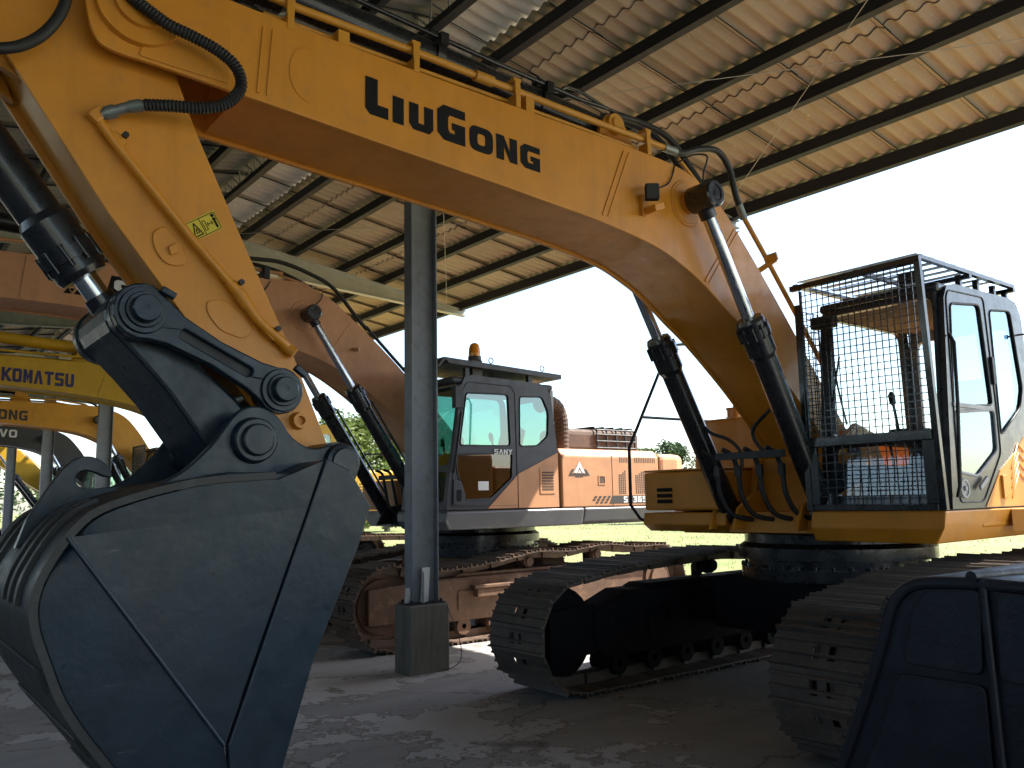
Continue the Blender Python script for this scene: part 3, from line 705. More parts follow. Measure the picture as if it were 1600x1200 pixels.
    ib = [(y+.012, z-.004) for y, z in inner]
    top = [p for p in ib if p[1] > 1.56]; C1 = (1.655, 1.64)
    low = [p for p in ib if p[1] <= 1.56]
    for s in (1, -1):
        m = MB(); x0, x1 = s*(W2-.03), s*(W2)
        m.px([C1, A1, A2], x0, x1)           # main panel
        nt_ = len(top); vs = []              # upper strip, folded inwards towards the top edge
        vs += [(x1, *C1), (x1+s*.006, *top[0])]
        for i, p in enumerate(top):
            tt = min(1, max(0, (C1[0]-p[0])/(C1[0]-A1[0]))); a = (C1[0]+(A1[0]-C1[0])*tt, C1[1]+(A1[1]-C1[1])*tt); vs += [(x1, *a), (x1+s*.006, p[0], p[1])]
        m.add(vs, [(2*i, 2*i+1, 2*i+3, 2*i+2) for i in range(nt_)], True); m.add([(x1, *C1), (x1+s*.006, *top[0]), (x1+s*.002, *B1)], [(0, 1, 2)])
        # lower panel, folded inwards along the crease
        n = len(low); vs = []
        for i, p in enumerate(low):
            tt = i/(n-1); tt = .5*tt+.5*min(1, max(0, ((p[0]-A1[0])*(A2[0]-A1[0])+(p[1]-A1[1])*(A2[1]-A1[1]))/((A2[0]-A1[0])**2+(A2[1]-A1[1])**2))); a = (A1[0]+(A2[0]-A1[0])*tt, A1[1]+(A2[1]-A1[1])*tt)
            vs += [(x1, *a), (x1-s*.030, *p)]
        m.add(vs, [(2*i, 2*i+1, 2*i+3, 2*i+2) for i in range(n-1)], True)
        m.px([A2, low[-1], (1.38, .06), (1.42, .2)], x0, x1-s*.012)
        sp = m.build('side_plate', col, bk)
        m = MB(); m.px([(1.740, 1.862), (1.312, .668), (1.36, .05), *front[1:]], s*(W2-.03), s*(W2+.014)); m.build('side_cutter', col, bk, bevel=.006)
        m = MB(); m.cyl((x1, *A1), (x1, *A2), .009, n=8); m.build('crease', col, bk)
        # hinge ears
        x0, x1 = s*.44, s*.50
        ear = curve2([(.98, 1.72), (1.16, 1.80), (1.30, 1.93), (1.42, 2.09), (1.52, 2.125), (1.62, 2.08), (1.70, 1.98), (1.80, 1.93), (1.92, 1.95), (2.02, 1.92), (2.06, 1.84), (2.02, 1.74), (1.92, 1.70)], 4)+[(1.70, 1.68), (1.3, 1.70)]
        m = MB(); m.px(ear, x0, x1); er = m.build('hinge_ear', col, bk, bevel=.012)
        m = MB(); m.rev((s*.50, *B), (s, 0, 0), [(0, .112), (.045, .104), (.05, .097), (.05, .078), (.075, .075), (.08, .068), (.08, 0)], 30); m.build('hinge_boss', 'link_black', er)
        m = MB(); m.rev((s*.50, *T), (s, 0, 0), [(0, .10), (.03, .09), (.035, .07), (.055, .068), (.055, 0)], 28); m.build('pivot_boss', 'link_black', er)
        m = MB(); m.cyl((s*.44, *T), (s*.21, *T), .11, n=24); m.build('spacer', 'link_black', er)
        m = MB(); m.cyl((s*.44, *B), (s*.30, *B), .13, n=24); m.build('spacer', 'link_black', er)
    m = MB(); m.px([(.98, 1.73), (1.3, 1.80), (1.6, 1.80), (1.75, 1.86), (1.86, 1.81), (1.9, 1.72), (1.6, 1.66), (1.2, 1.70)], -.75, .75); m.build('torsion_plate', col, bk, bevel=.01)
    # wear strips over the shell, lifting hook, teeth
    for xs in (.55, .38, .22, -.3, -.5):
        cs = [back[i] for i in range(8, 22)]; m = MB(); L_ = [((y-.0), z) for y, z in cs]; off = []
        for i in range(len(cs)):
            a = Vector(cs[max(0, i-1)]); b = Vector(cs[min(len(cs)-1, i+1)]); tg = (b-a).normalized(); off.append((cs[i][0]+tg.y*.018, cs[i][1]-tg.x*.018))
        # outward is opposite of the inner offset
        off = [(2*c_[0]-o_[0], 2*c_[1]-o_[1]) if (Vector(o_)-Vector((1.3, 1.2))).length < (Vector(c_)-Vector((1.3, 1.2))).length else o_ for c_, o_ in zip(cs, off)]
        m.px(cs+off[::-1], xs-.03, xs+.03); m.build('wear_strip', 'wrapper_black', bk)
    for i0 in (30, 38, 46):
        p, q_ = back[min(i0, len(back)-2)], back[min(i0+1, len(back)-1)]
        tg = (Vector(q_)-Vector(p)).normalized(); m = MB(); m.obox((0, *p), .70, .05, .012, (1, 0, 0), (0, tg.x, tg.y), (0, -tg.y, tg.x)); m.build('wear_bar', 'wrapper_black', bk, bevel=.004)
    hk = [(.60, 1.48)]+curve2([(.64, 1.61), (.73, 1.77), (.80, 1.865), (.87, 1.90), (.94, 1.88), (.985, 1.83), (.99, 1.80)], 4)+curve2([(.955, 1.805), (.91, 1.825), (.865, 1.832), (.835, 1.81), (.835, 1.775), (.86, 1.752), (.92, 1.748), (1.02, 1.76)], 4)+[(1.02, 1.66)]
    m = MB(); m.px(hk, -.03, .03); m.build('lifting_hook', col, bk, bevel=.01)
    for k in range(5):
        x = -.66+k*.33; m = MB()
        m.add([(x-.07, 1.30, .13), (x+.07, 1.30, .13), (x+.07, 1.40, .03), (x-.07, 1.40, .03), (x-.03, 1.50, -.0), (x+.03, 1.50, -.0), (x-.07, 1.38, .16), (x+.07, 1.38, .16)],
              [(0, 1, 2, 3), (3, 2, 5, 4), (0, 6, 7, 1), (6, 4, 5, 7), (0, 3, 4, 6), (1, 7, 5, 2)]); m.build('tooth', 'wrapper_black', bk)
    return bk

# ---- cabs
def pane(par, name, loop, x0, x1, mat, axis='x', grow=.015):
    cy = sum(p[0] for p in loop)/len(loop); cz = sum(p[1] for p in loop)/len(loop)
    lp = [(cy+(a-cy)*(1+grow/max(.1, abs(a-cy))*1.0) if abs(a-cy) > .02 else a, cz+(b-cz)*(1+grow/max(.1, abs(b-cz))) if abs(b-cz) > .02 else b) for a, b in loop]
    m = MB()
    (m.px if axis == 'x' else m.py)(lp, x0, x1)
    return m.build(name, mat, par)
def cab_shell(t, outer, holes, x0, x1, yf, yr, zr, paintm, panes, liner='liner', z0=1.54, front_lean=.12):
    """outer/holes: side profile (y, z); yf front plane, yr rear plane, zr roof height"""
    m = MB(); m.px(outer, x1-.05, x1, holes); cab = m.build('cab', paintm, t)
    # inner (boom side) wall: one large opening
    hi = rounded([(yf+.16, 1.90), (yr-.14, 1.90), (yr-.17, zr-.12), (yf+.28, zr-.12)], .1)
    m = MB(); m.px(outer, x0, x0+.05, [hi]); m.build('inner_wall', paintm, cab)
    pane(cab, 'inner_window', hi, x0+.02, x0+.026, panes)
    w = x1-x0
    fr = [(x0+.05, z0), (x1-.05, z0), (x1-.05, zr-.08), (x0+.05, zr-.08)]
    up = rounded([(x0+.11, 2.10), (x1-.07, 2.10), (x1-.07, zr-.125), (x0+.11, zr-.125)], .07); lo = rounded([(x0+.12, z0+.10), (x1-.10, z0+.10), (x1-.10, 2.02), (x0+.12, 2.02)], .05)
    ln = lambda z: front_lean*(z-z0)/(zr-z0)
    m = MB(); m.plate([fr, up, lo], lambda x, z: (x, yf+.02+ln(z), z), lambda x, z: (x, yf+.07+ln(z), z)); m.build('windscreen_frame', paintm, cab)
    for nm, h in (('windscreen', up), ('lower_screen', lo)):
        m = MB(); m.plate([h], lambda x, z: (x, yf+.035+ln(z), z), lambda x, z: (x, yf+.041+ln(z), z)); m.build(nm, panes, cab)
    rh = rounded([(x0+.12, 2.20), (x1-.12, 2.20), (x1-.12, zr-.20), (x0+.12, zr-.20)], .08)
    m = MB(); m.py(fr, yr-.07, yr-.02, [rh]); m.build('rear_wall', 'silver_grey', cab)
    m = MB(); m.py(rh, yr-.05, yr-.045); m.build('rear_window', panes, cab)
    m = MB(); m.box(x0+.02, x1-.02, yf+.12, yr-.04, zr-.09, zr-.01); m.build('cab_roof', paintm, cab, bevel=.03)
    m = MB(); m.box(x0+.07, x1-.07, yf+.2, yr-.09, zr-.118, zr-.095); m.build('roof_liner', liner, cab)
    m = MB(); m.box(x0+.05, x1-.05, yf+.08, yr-.08, z0-.02, z0+.03); m.build('cab_floor', 'black_steel', cab)
    # seat, consoles, levers
    sx = (x0+x1)/2+.06; sy = yf+.88
    m = MB(); m.px(rounded([(sy, 1.95), (sy+.5, 1.93), (sy+.5, 2.08), (sy, 2.10)], .04), sx-.24, sx+.24); m.box(sx-.15, sx+.15, sy+.1, sy+.4, 1.57, 1.94)
    m.px(rounded([(sy+.42, 2.05), (sy+.58, 2.58), (sy+.48, 2.62), (sy+.32, 2.12)], .03), sx-.21, sx+.21)
    m.build('seat', 'seat_cloth', cab, bevel=.03)
    for s in (-1, 1):
        m = MB(); m.px([(sy-.15, 2.05), (sy+.4, 2.05), (sy+.4, 2.22), (sy-.05, 2.20)], sx+s*.33-.07, sx+s*.33+.07); m.cyl((sx+s*.33, sy-.02, 2.18), (sx+s*.33, sy-.08, 2.42), .013, n=8); m.rev((sx+s*.33, sy-.08, 2.40), (0, -.2, 1), [(0, .012), (.02, .028), (.09, .03), (.12, .01)], 10); m.build('control_console', 'black_steel', cab)
    m = MB()
    for dx in (-.1, .1): m.cyl((sx+dx, yf+.36, 1.56), (sx+dx, yf+.26, 2.05), .012, n=8); m.box(sx+dx-.06, sx+dx+.06, yf+.30, yf+.44, 1.60, 1.62)
    m.build('travel_levers', 'black_steel', cab)
    return cab
def net(m, x0, x1, z0, z1, y, px_, pz_, r=.0022):
    n = max(1, round((x1-x0)/px_)); k = max(1, round((z1-z0)/pz_))
    for i in range(n+1): x = x0+(x1-x0)*i/n; m.box(x-r, x+r, y-r, y+r, z0, z1)
    for j in range(k+1): z = z0+(z1-z0)*j/k; m.box(x0, x1, y-3*r, y-r, z-r, z+r)
def netx(m, y0, y1, z0, z1, x, p, r=.0022):
    n = max(1, round((y1-y0)/p)); k = max(1, round((z1-z0)/p))
    for i in range(n+1): y = y0+(y1-y0)*i/n; m.box(x-r, x+r, y-r, y+r, z0, z1)
    for j in range(k+1): z = z0+(z1-z0)*j/k; m.box(x+r, x+3*r, y0, y1, z-r, z+r)

def deck(t, col, x1, skirtcol, zs=(1.30, 1.53), yf=6.15, yr=10.3):
    m = MB(); prof = [(-x1, zs[1]), (x1, zs[1]), (x1, zs[0]+.10), (x1-.12, zs[0]), (-x1+.12, zs[0]), (-x1, zs[0]+.10)]
    m.py(prof, yf+.6, yr); d = m.build('swing_frame', skirtcol, t, bevel=.012)
    return d
def counterweight(t, col, x1, zt=2.28):
    m = MB(); pl = [(-x1, 9.55), (x1, 9.55), (x1, 9.95), (x1*.75, 10.45), (0, 10.65), (-x1*.75, 10.45), (-x1, 9.95)]
    m.pz(pl, 1.32, zt); return m.build('counterweight', col, t, bevel=.08, seg=3)

def louvre(par, x, y0, y1, z0, z1, n, mat, slotmat):
    m = MB(); m.px(rounded([(y0, z0), (y1, z0), (y1, z1), (y0, z1)], .02), x, x+.006); p = m.build('vent_panel', mat, par)
    for i in range(n):
        z = z0+.04+(z1-z0-.08)*(i+.5)/n; m = MB(); m.box(x+.006, x+.010, y0+.035, y1-.035, z-.009, z+.009); m.build('vent_slot', slotmat, par)

def excavator_front():
    t = machine('excavator', -4.43, 'orange-yellow excavator with big black bucket and mesh-guarded cab, nearest the camera')
    Y = 'yellow'
    undercarriage(t, dict(idler=(4.98, .50, .455), sprocket=(9.40, .53, .48), top=[(5.7, 1.045), (6.6, 1.085), (7.1, 1.105), (7.8, 1.07), (8.4, 1.095), (8.9, 1.05)], carriers=((7.0, .965), (8.4, .955)),
                          shoe='track_brown', frame='frame_black', roller='frame_black', detail=True, jitter=True, near_dy=.13, near_dx=.03, zt=.82, tw=1.38, shoe_hw=.36))
    # boom
    top = [(.73, 4.14), (.84, 4.27), (1.05, 4.29), (1.52, 4.262), (2.38, 4.235), (3.16, 4.222), (3.8, 4.215), (4.3, 4.21), (4.87, 4.18), (5.15, 4.09), (5.39, 3.95), (5.72, 3.63), (6.14, 3.18), (6.6, 2.66), (7.02, 2.18)]
    bot = [(.71, 4.02), (.745, 3.88), (.82, 3.81), (1.06, 3.795), (1.4, 3.77), (1.85, 3.74), (2.33, 3.705), (3.09, 3.655), (3.54, 3.62), (4.02, 3.58), (4.56, 3.50), (4.9, 3.385), (5.13, 3.27), (5.36, 3.12), (5.63, 2.95), (6.14, 2.56), (6.62, 2.12), (6.80, 1.90)]
    bo = boom(t, top, bot, Y)
    m = MB(); m.rev((.33, .95, 4.07), (1, 0, 0), [(0, .21), (.035, .205), (.035, .13), (.06, .125), (.06, .05), (.055, 0)], 32); m.build('pivot_hub', Y, bo)
    m = MB(); m.px(rounded([(.95, 3.815), (1.40, 3.80), (1.40, 4.20), (1.12, 4.25)], .02), .33, .338); m.build('doubler_plate', Y, bo, bevel=.003)
    for pts in ([(1.572, 4.18), (1.546, 3.80)], [(4.279, 4.16), (4.042, 3.63)], [(5.526, 3.80), (5.123, 3.31)]):
        weld_strip(bo, Y, .332, pts, .016, .005); weld_strip(bo, Y, .332, [(p[0]+.05, p[1]) for p in pts], .010, .004)
    weld_strip(bo, Y, .331, [(1.83-.11*math.sin(a/10*math.pi), 3.99+.155*math.cos(a/10*math.pi)) for a in range(0, 11)], .008, .003)
    # name on the boom
    s = .065
    spec = [('L', .150, .225, .080, .070, 0, .03), ('I', .074, .165, .074, .05, .0, .038), ('U', .168, .165, .064, .048, 0, .03), ('G', .205, .225, .078, .056, 0, .033), ('O', .182, .165, .060, .045, 0, .028), ('N', .168, .165, .060, .05, 0, .028), ('G', .165, .165, .058, .042, 0, 0)]
    lettering('lettering', 'print_black', bo, .331, 2.175, 3.868, spec, slope=-.046)
    # boom cylinders
    for sx in (1, -1):
        cy = ram(t, 'boom_cylinder', (4.944, 3.90), (5.47, 2.985), (6.33, 1.50), sx*.475, .05, .095, 'gloss_black', boss=.105, bw=.075, cap=(sx*.075, sx*.06), lines=False)
    m = MB(); m.rev((.33, 4.944, 3.90), (1, 0, 0), [(0, .185), (.010, .178), (.010, .165), (.016, .16), (.016, .0)], 40); m.rev((.346, 4.944, 3.90), (1, 0, 0), [(0, .085), (.07, .08)], 28); m.build('cylinder_boss', Y, bo)
    # work lamp on the boom with its cable
    m = MB(); m.px(rounded([(4.44, 3.70), (4.54, 3.74), (4.53, 3.79), (4.43, 3.75)], .01), .34, .47); m.box(.33, .36, 4.42, 4.46, 3.70, 3.86); br = m.build('lamp_bracket', Y, bo, bevel=.004)
    m = MB(); m.obox((.43, 4.45, 3.855), .03, .052, .062, (.78, -.62, 0), (.62, .78, 0), (0, 0, 1)); lp = m.build('work_lamp', 'black_steel', bo, bevel=.012)
    m = MB(); m.obox((.43+.0235, 4.45-.0187, 3.855), .003, .042, .052, (.78, -.62, 0), (.62, .78, 0), (0, 0, 1)); m.build('lamp_lens', 'lamp_glass', lp)
    m = MB(); m.tube([(.41, 4.47, 3.91), (.40, 4.52, 3.93), (.36, 4.62, 3.95), (.345, 4.74, 4.02), (.34, 4.80, 4.12), (.33, 4.83, 4.19)], .006, 6); m.build('lamp_cable', 'rubber', bo)
    m = MB(); m.tube([(.50, 4.945, 4.0), (.50, 4.96, 4.10), (.48, 5.03, 4.21), (.45, 5.06, 4.28), (.38, 4.98, 4.285), (.30, 4.90, 4.23)], .007, 6); m.build('grease_hose', 'rubber', bo)
    # pipes along the boom top
    px_ = .29
    m = MB(); m.tube([(px_, 1.25, 4.42), (px_, 1.76, 4.385), (px_, 2.5, 4.375), (px_, 3.1, 4.36), (px_, 4.1, 4.335), (px_, 4.79, 4.325)], .024, 12, smoothp=False)
    m.cyl((px_, 2.98, 4.362), (px_, 3.12, 4.36), .036, n=14); m.build('boom_pipe', 'yellow_pipe', bo)
    m = MB(); m.tube([(-.29, 1.25, 4.42), (-.29, 3.1, 4.36), (-.29, 4.79, 4.325)], .024, 10, smoothp=False); m.tube([(.235, 1.6, 4.315), (.235, 3.2, 4.295), (.235, 4.5, 4.27)], .015, 8, smoothp=False); m.build('boom_pipe', 'yellow_pipe', bo)
    for y in (1.72, 2.52, 3.30, 4.55):
        m = MB(); z = 4.30 if y < 4 else 4.28; m.box(.24, .335, y-.02, y+.02, z-.08, z+.012); m.box(.25, .33, y-.03, y+.03, z+.10, z+.125); m.box(.318, .332, y-.022, y+.022, z+.01, z+.11); m.build('pipe_bracket', 'yellow_pipe', bo, bevel=.003)
    for y in (2.05, 3.42): m = MB(); m.box(.22, .31, y-.035, y+.035, 4.20, 4.335); m.build('pipe_foot', 'yellow_pipe', bo)
    m = MB(); m.tube([(px_, 4.79, 4.325), (px_, 4.95, 4.325), (px_+.02, 5.15, 4.40), (px_+.04, 5.36, 4.43), (px_+.03, 5.52, 4.32), (px_, 5.62, 4.14), (px_, 5.70, 3.98)], .026, 12); h = m.build('boom_hose', 'rubber', bo)
    m = MB(); m.cyl((px_, 4.76, 4.325), (px_, 4.90, 4.324), .032, n=8); m.build('hose_fitting', 'fitting_steel', bo)
    m = MB(); m.cyl((px_, 5.66, 4.05), (px_, 5.72, 3.94), .032, n=8); m.build('hose_fitting', 'fitting_steel', bo)
    m = MB(); m.tube([(px_, 5.71, 3.96), (px_, 5.95, 3.70), (px_, 6.45, 3.13), (px_, 6.75, 2.78)], .022, 10, smoothp=False); m.build('boom_pipe', 'yellow_pipe', bo)
    m = MB(); m.bar((.15, 5.93, 3.50), (.34, 6.06, 3.64), .04, .04); m.cyl((.27, 6.0, 3.64), (.37, 6.04, 3.66), .035, n=12); m.build('pipe_bracket', 'yellow_pipe', bo)
    for k, (dx, dz) in enumerate(((.05, .0), (-.06, .03))):
        m = MB(); m.tube([(dx, 4.45, 4.60+dz), (dx, 4.75, 4.62+dz), (dx+.04, 5.05, 4.55+dz), (dx+.06, 5.30, 4.33+dz), (dx+.1, 5.45, 4.12)], .026, 10); m.build('boom_hose', 'rubber', bo)
    m = MB(); m.tube([(.24, 4.98, 4.31), (.24, 5.25, 4.12), (.24, 5.55, 3.83), (.24, 5.62, 3.74)], .014, 8, smoothp=False); m.build('boom_pipe', 'yellow_pipe', bo)
    # arm cylinder above the boom
    m = MB(); lug = rounded([(4.12, 4.16), (4.62, 4.13), (4.52, 4.40), (4.42, 4.52), (4.28, 4.52), (4.22, 4.42)], .06)
    m.px(lug, -.17, -.13); m.build('arm_cylinder_lug', Y, bo, bevel=.006)
    m = MB(); m.px(lug, .13, .17); lg = m.build('arm_cylinder_lug', Y, bo, bevel=.006)
    m = MB(); m.rev((.17, 4.35, 4.44), (1, 0, 0), [(0, .085), (.03, .08), (.03, .05), (.045, .045), (.045, 0)], 24); m.build('lug_pin', 'yellow_pipe', lg)
    ac = ram(t, 'arm_cylinder', (.40, 4.72), (1.55, 4.66), (4.35, 4.46), 0, .06, .105, 'gloss_black', boss=.10, bw=.11, lines=False)
    m = MB(); m.tube([(.0, 1.75, 4.79), (.0, 2.4, 4.765), (.0, 3.5, 4.70), (.0, 3.72, 4.685), (.02, 3.80, 4.64), (.03, 3.92, 4.64), (.03, 4.0, 4.70), (.03, 4.12, 4.71), (.04, 4.4, 4.64), (.05, 4.7, 4.63)], .014, 8, smoothp=False); m.tube([(.11, 1.75, 4.73), (.115, 3.3, 4.62), (.12, 4.05, 4.58), (.10, 4.35, 4.60)], .016, 8, smoothp=False); m.build('feed_pipe', 'gloss_black', ac)
    for y, z in ((2.85, 4.70), (3.75, 4.635)):
        m = MB(); m.rev((0, y-.03, z-.13), (0, 1, -.07), [(0, .112), (0, .122), (.06, .122), (.06, .112)], 24); m.box(-.03, .03, y-.03, y+.03, z-.02, z+.05); m.box(.09, .15, y-.03, y+.03, z-.1, z-.02); m.build('pipe_clamp', 'gloss_black', ac)
    # flexible ribbed hose to the stick, end fitting, upper hose loop
    hp = [(.857, 4.082, .40), (.96, 4.007, .43), (1.056, 3.952, .45), (1.172, 3.925, .46), (1.299, 3.889, .46), (1.391, 3.833, .45), (1.419, 3.746, .43), (1.353, 3.651, .42), (1.244, 3.603, .40), (1.093, 3.583, .37), (.985, 3.572, .33)]
    st = stick_lg(t, Y)
    m = MB(); m.tube([(x, y, z) for y, z, x in hp], .032, 14, rib=.006, rp=.0085); m.build('ribbed_hose', 'rubber', st)
    m = MB(); m.tube([(.33, .99, 3.572), (.30, .93, 3.558), (.275, .87, 3.53), (.255, .82, 3.505)], .026, 12); m.cyl((.28, .875, 3.532), (.262, .835, 3.512), .036, n=6); m.cyl((.325, .98, 3.571), (.30, .93, 3.557), .031, n=14); m.build('hose_fitting', 'fitting_steel', st)
    m = MB(); m.tube([(.30, .30, 3.63), (.33, .36, 3.652), (.33, .457, 3.698), (.33, .541, 3.779), (.33, .601, 3.884), (.33, .63, 3.984), (.33, .64, 4.1), (.30, .66, 4.25)], .026, 12); m.build('upper_hose', 'rubber', st)
    # bucket cylinder on the stick
    ram(t, 'bucket_cylinder', (1.0, 2.545), (.80, 2.81), (-.10, 4.0), 0, .058, .105, 'gloss_black', boss=.115, bw=.095, lines=False)
    linkage_bucket(t)
    # upper works
    d = deck(t, Y, 1.52, Y)
    m = MB(); x1 = 1.56
    m.plate([[(6.09, 1.525), (7.9, 1.525), (7.9, 1.30), (6.12, 1.29), (6.06, 1.40)]], lambda y, z: (.50, y, z), lambda y, z: (x1-(.10 if z < 1.35 else 0), y, z)); m.build('cab_base', Y, d, bevel=.012)
    m = MB(); m.add([(1.56, 7.15, 1.34), (1.56, 7.15, 1.52), (1.56, 9.4, 1.34), (1.56, 9.4, 1.52), (1.86, 7.45, 1.34), (1.86, 7.45, 1.52), (1.86, 9.4, 1.34), (1.86, 9.4, 1.52)], [(0, 1, 5, 4), (4, 5, 7, 6), (1, 3, 7, 5), (0, 4, 6, 2), (2, 6, 7, 3), (0, 2, 3, 1)]); m.build('side_step', Y, d, bevel=.01)
    m = MB(); m.px([(6.22, 1.515), (6.20, 1.40), (6.30, 1.335), (7.6, 1.32), (7.6, 1.515)], -1.45, -.45); m.build('right_skirt', Y, d, bevel=.015)
    m = MB(); m.px([(6.30, 1.515), (6.26, 1.34), (6.9, 1.32), (6.9, 1.515)], -.45, .50); m.build('front_skirt', Y, d)
    m = MB(); m.px(rounded([(6.20, 1.535), (7.05, 1.535), (7.05, 1.90), (6.20, 1.90)], .03), -1.42, -.50); tb = m.build('tool_box', Y, t, bevel=.025, seg=3)
    m = MB(); m.box(-1.43, -.50, 6.22, 7.05, 1.905, 1.925); m.build('lid', Y, tb, bevel=.006)
    for z in (1.62, 1.675, 1.73): m = MB(); m.box(-1.24, -1.05, 6.190, 6.196, z-.018, z+.018); m.build('vent_slot', 'print_black', tb)
    m = MB(); m.py(rounded([(-1.50, 1.53), (-.50, 1.53), (-.50, 2.46), (-1.50, 2.46)], .17, 6), 7.08, 8.2); tk = m.build('fuel_tank', Y, t, bevel=.03)
    m = MB(); m.cyl((-1.12, 7.3, 2.45), (-1.12, 7.3, 2.56), .075); m.cyl((-1.12, 7.3, 2.56), (-1.12, 7.3, 2.58), .085); m.build('filler_cap', Y, tk)
    for s in (1, -1):
        m = MB(); m.px([(6.5, 1.53), (7.6, 1.53), (7.3, 2.2), (7.0, 2.28), (6.7, 2.1)], s*.37, s*.42); m.build('boom_mount', Y, d, bevel=.01)
        for q0, q1 in ((.30, .335), (.56, .585)): m = MB(); m.px([(6.12, 1.36), (6.75, 1.40), (6.7, 1.75), (6.4, 1.66), (6.22, 1.56)], s*q0, s*q1); m.build('cylinder_mount', Y, d, bevel=.01)
    m = MB(); m.px([(6.60, 1.516), (6.66, 1.516), (6.78, 2.0), (6.72, 2.0)], -.50, .50); m.build('front_bulkhead', Y, d, bevel=.01)
    m = MB(); m.box(-1.5, 1.5, 8.2, 9.56, 1.53, 2.22); m.build('engine_hood', Y, t, bevel=.06, seg=3)
    m = MB(); m.box(1.02, 1.54, 7.9, 8.2, 1.53, 2.2); m.build('side_door', Y, t, bevel=.04)
    counterweight(t, Y, 1.5)
    # hose cluster under the boom foot
    for k in range(4):
        x = -.38+k*.2; y0 = 6.02+.03*k
        m = MB(); m.tube([(x-.06, y0-.10, 2.06), (x-.02, y0-.02, 2.00), (x, y0+.02, 1.86), (x+.03, y0+.02, 1.66), (x+.08, y0+.10, 1.50), (x+.18, y0+.25, 1.45)], .022, 8); m.build('front_hose', 'rubber', t)
        m = MB(); m.cyl((x, y0+.02, 1.92), (x, y0+.02, 1.83), .034, n=8); m.build('hose_nut', 'black_steel', t)
    m = MB(); m.tube([(-.42, 5.93, 2.28), (-.30, 5.90, 2.20), (-.15, 5.92, 2.14), (-.08, 5.98, 2.04), (-.08, 6.0, 1.9)], .016, 8); m.tube([(.30, 5.9, 2.35), (.12, 5.92, 2.22), (.10, 5.95, 2.12), (.16, 5.98, 2.02)], .016, 8); m.box(-.34, .34, 5.97, 6.02, 1.97, 2.03); m.build('pipe_manifold', 'black_steel', t)
    m = MB(); m.box(-.44, -.40, 6.1, 6.16, 1.75, 1.90); m.build('lock_lever', 'amber', t)
    # handrail on the right
    m = MB(); X = -1.47
    rl = [(6.50, 1.335), (6.18, 1.46), (6.06, 1.59), (6.067, 2.15), (6.64, 3.09), (6.80, 3.26), (7.0, 3.29), (7.76, 3.29), (7.80, 3.2), (7.76, 2.46)]
    m.tube([(X, y, z) for y, z in rl], .017, 8, smoothp=False); m.tube([(X, 6.27, 2.467), (X, 7.10, 2.47), (X, 7.76, 2.47)], .015, 8, smoothp=False); m.build('handrail', 'black_steel', t)
    # cab
    outer = [(6.22, 1.535), (6.30, 2.4), (6.37, 3.10), (6.43, 3.20), (6.56, 3.235), (7.52, 3.25), (7.66, 3.23), (7.74, 3.12), (7.80, 2.4), (7.82, 1.535)]
    w1 = rounded([(6.46, 3.07), (6.95, 3.12), (7.02, 2.325), (6.37, 2.28)], .05); w2 = rounded([(6.37, 2.24), (7.04, 2.29), (7.03, 1.97), (6.65, 1.77), (6.36, 1.80)], .05)
    w3 = rounded([(7.13, 3.10), (7.52, 3.14), (7.62, 2.5), (7.54, 2.33), (7.13, 2.09)], .05)
    cab = cab_shell(t, outer, [w1, w2, w3], .52, 1.55, 6.20, 7.82, 3.24, 'cab_black', 'glass_clear')
    for nm, w in (('door_window', w1), ('door_lower_window', w2), ('quarter_window', w3)): pane(cab, nm, w, 1.535, 1.541, 'glass_sky')
    def ringed(lp, x, wd, mat, nm):
        m = MB(); m.tube([(x, *p) for p in lp+lp[:1]], wd, 6, smoothp=False, caps=False); return m.build(nm, mat, cab)
    door = rounded([(6.34, 1.58), (6.40, 3.10), (6.44, 3.17), (7.04, 3.19), (7.09, 2.3), (7.09, 1.95), (6.72, 1.58)], .05)
    ringed(door, 1.552, .006, 'black_steel', 'door_seam')
    ringed(w1, 1.551, .009, 'black_steel', 'window_seal'); ringed(w2, 1.551, .011, 'silver_grey', 'window_seal'); ringed(w3, 1.551, .008, 'black_steel', 'window_seal')
    m = MB(); m.box(1.542, 1.560, 6.36, 7.03, 2.28, 2.31); m.build('window_rail', 'silver_grey', cab)
    m = MB(); m.rev((1.55, 6.42, 1.68), (1, 0, 0), [(0, .075), (.012, .07), (.012, .055), (.004, .05), (.004, .02), (.02, .018), (.02, 0)], 24); m.build('door_lock', 'silver_grey', cab)
    m = MB(); m.bar((1.575, 6.62, 1.68), (1.575, 6.76, 1.76), .035, .02, (1, 0, 0)); m.build('door_handle', 'silver_grey', cab, bevel=.006)
    for z in (2.65, 2.60): m = MB(); m.box(1.55, 1.572, 7.05, 7.11, z-.11, z+.11)
    m.build('hinge', 'black_steel', cab, bevel=.006)
    m = MB(); m.box(1.55, 1.575, 7.03, 7.10, 1.60, 1.78); m.build('lower_hinge', Y, cab, bevel=.006)
    m = MB(); m.px([(6.74, 1.54), (7.80, 1.54), (7.79, 2.18), (7.56, 2.10), (7.40, 1.99), (7.05, 1.82)], 1.550, 1.556); m.build('lower_panel', Y, cab)
    for k in range(4): m = MB(); z = 2.03-k*.075; m.tube([(1.556, 7.24-k*.01, z-.20), (1.556, 7.40-k*.01, z), (1.556, 7.50-k*.01, z-.06)], .010, 6, smoothp=False); m.build('pressed_rib', Y, cab)
    m = MB(); m.cyl((1.55, 7.64, 2.95), (1.63, 7.66, 2.95), .008, n=8); m.cyl((1.62, 7.66, 2.95), (1.64, 7.66, 2.95), .02, n=8); m.build('mirror_stub', 'black_steel', cab)
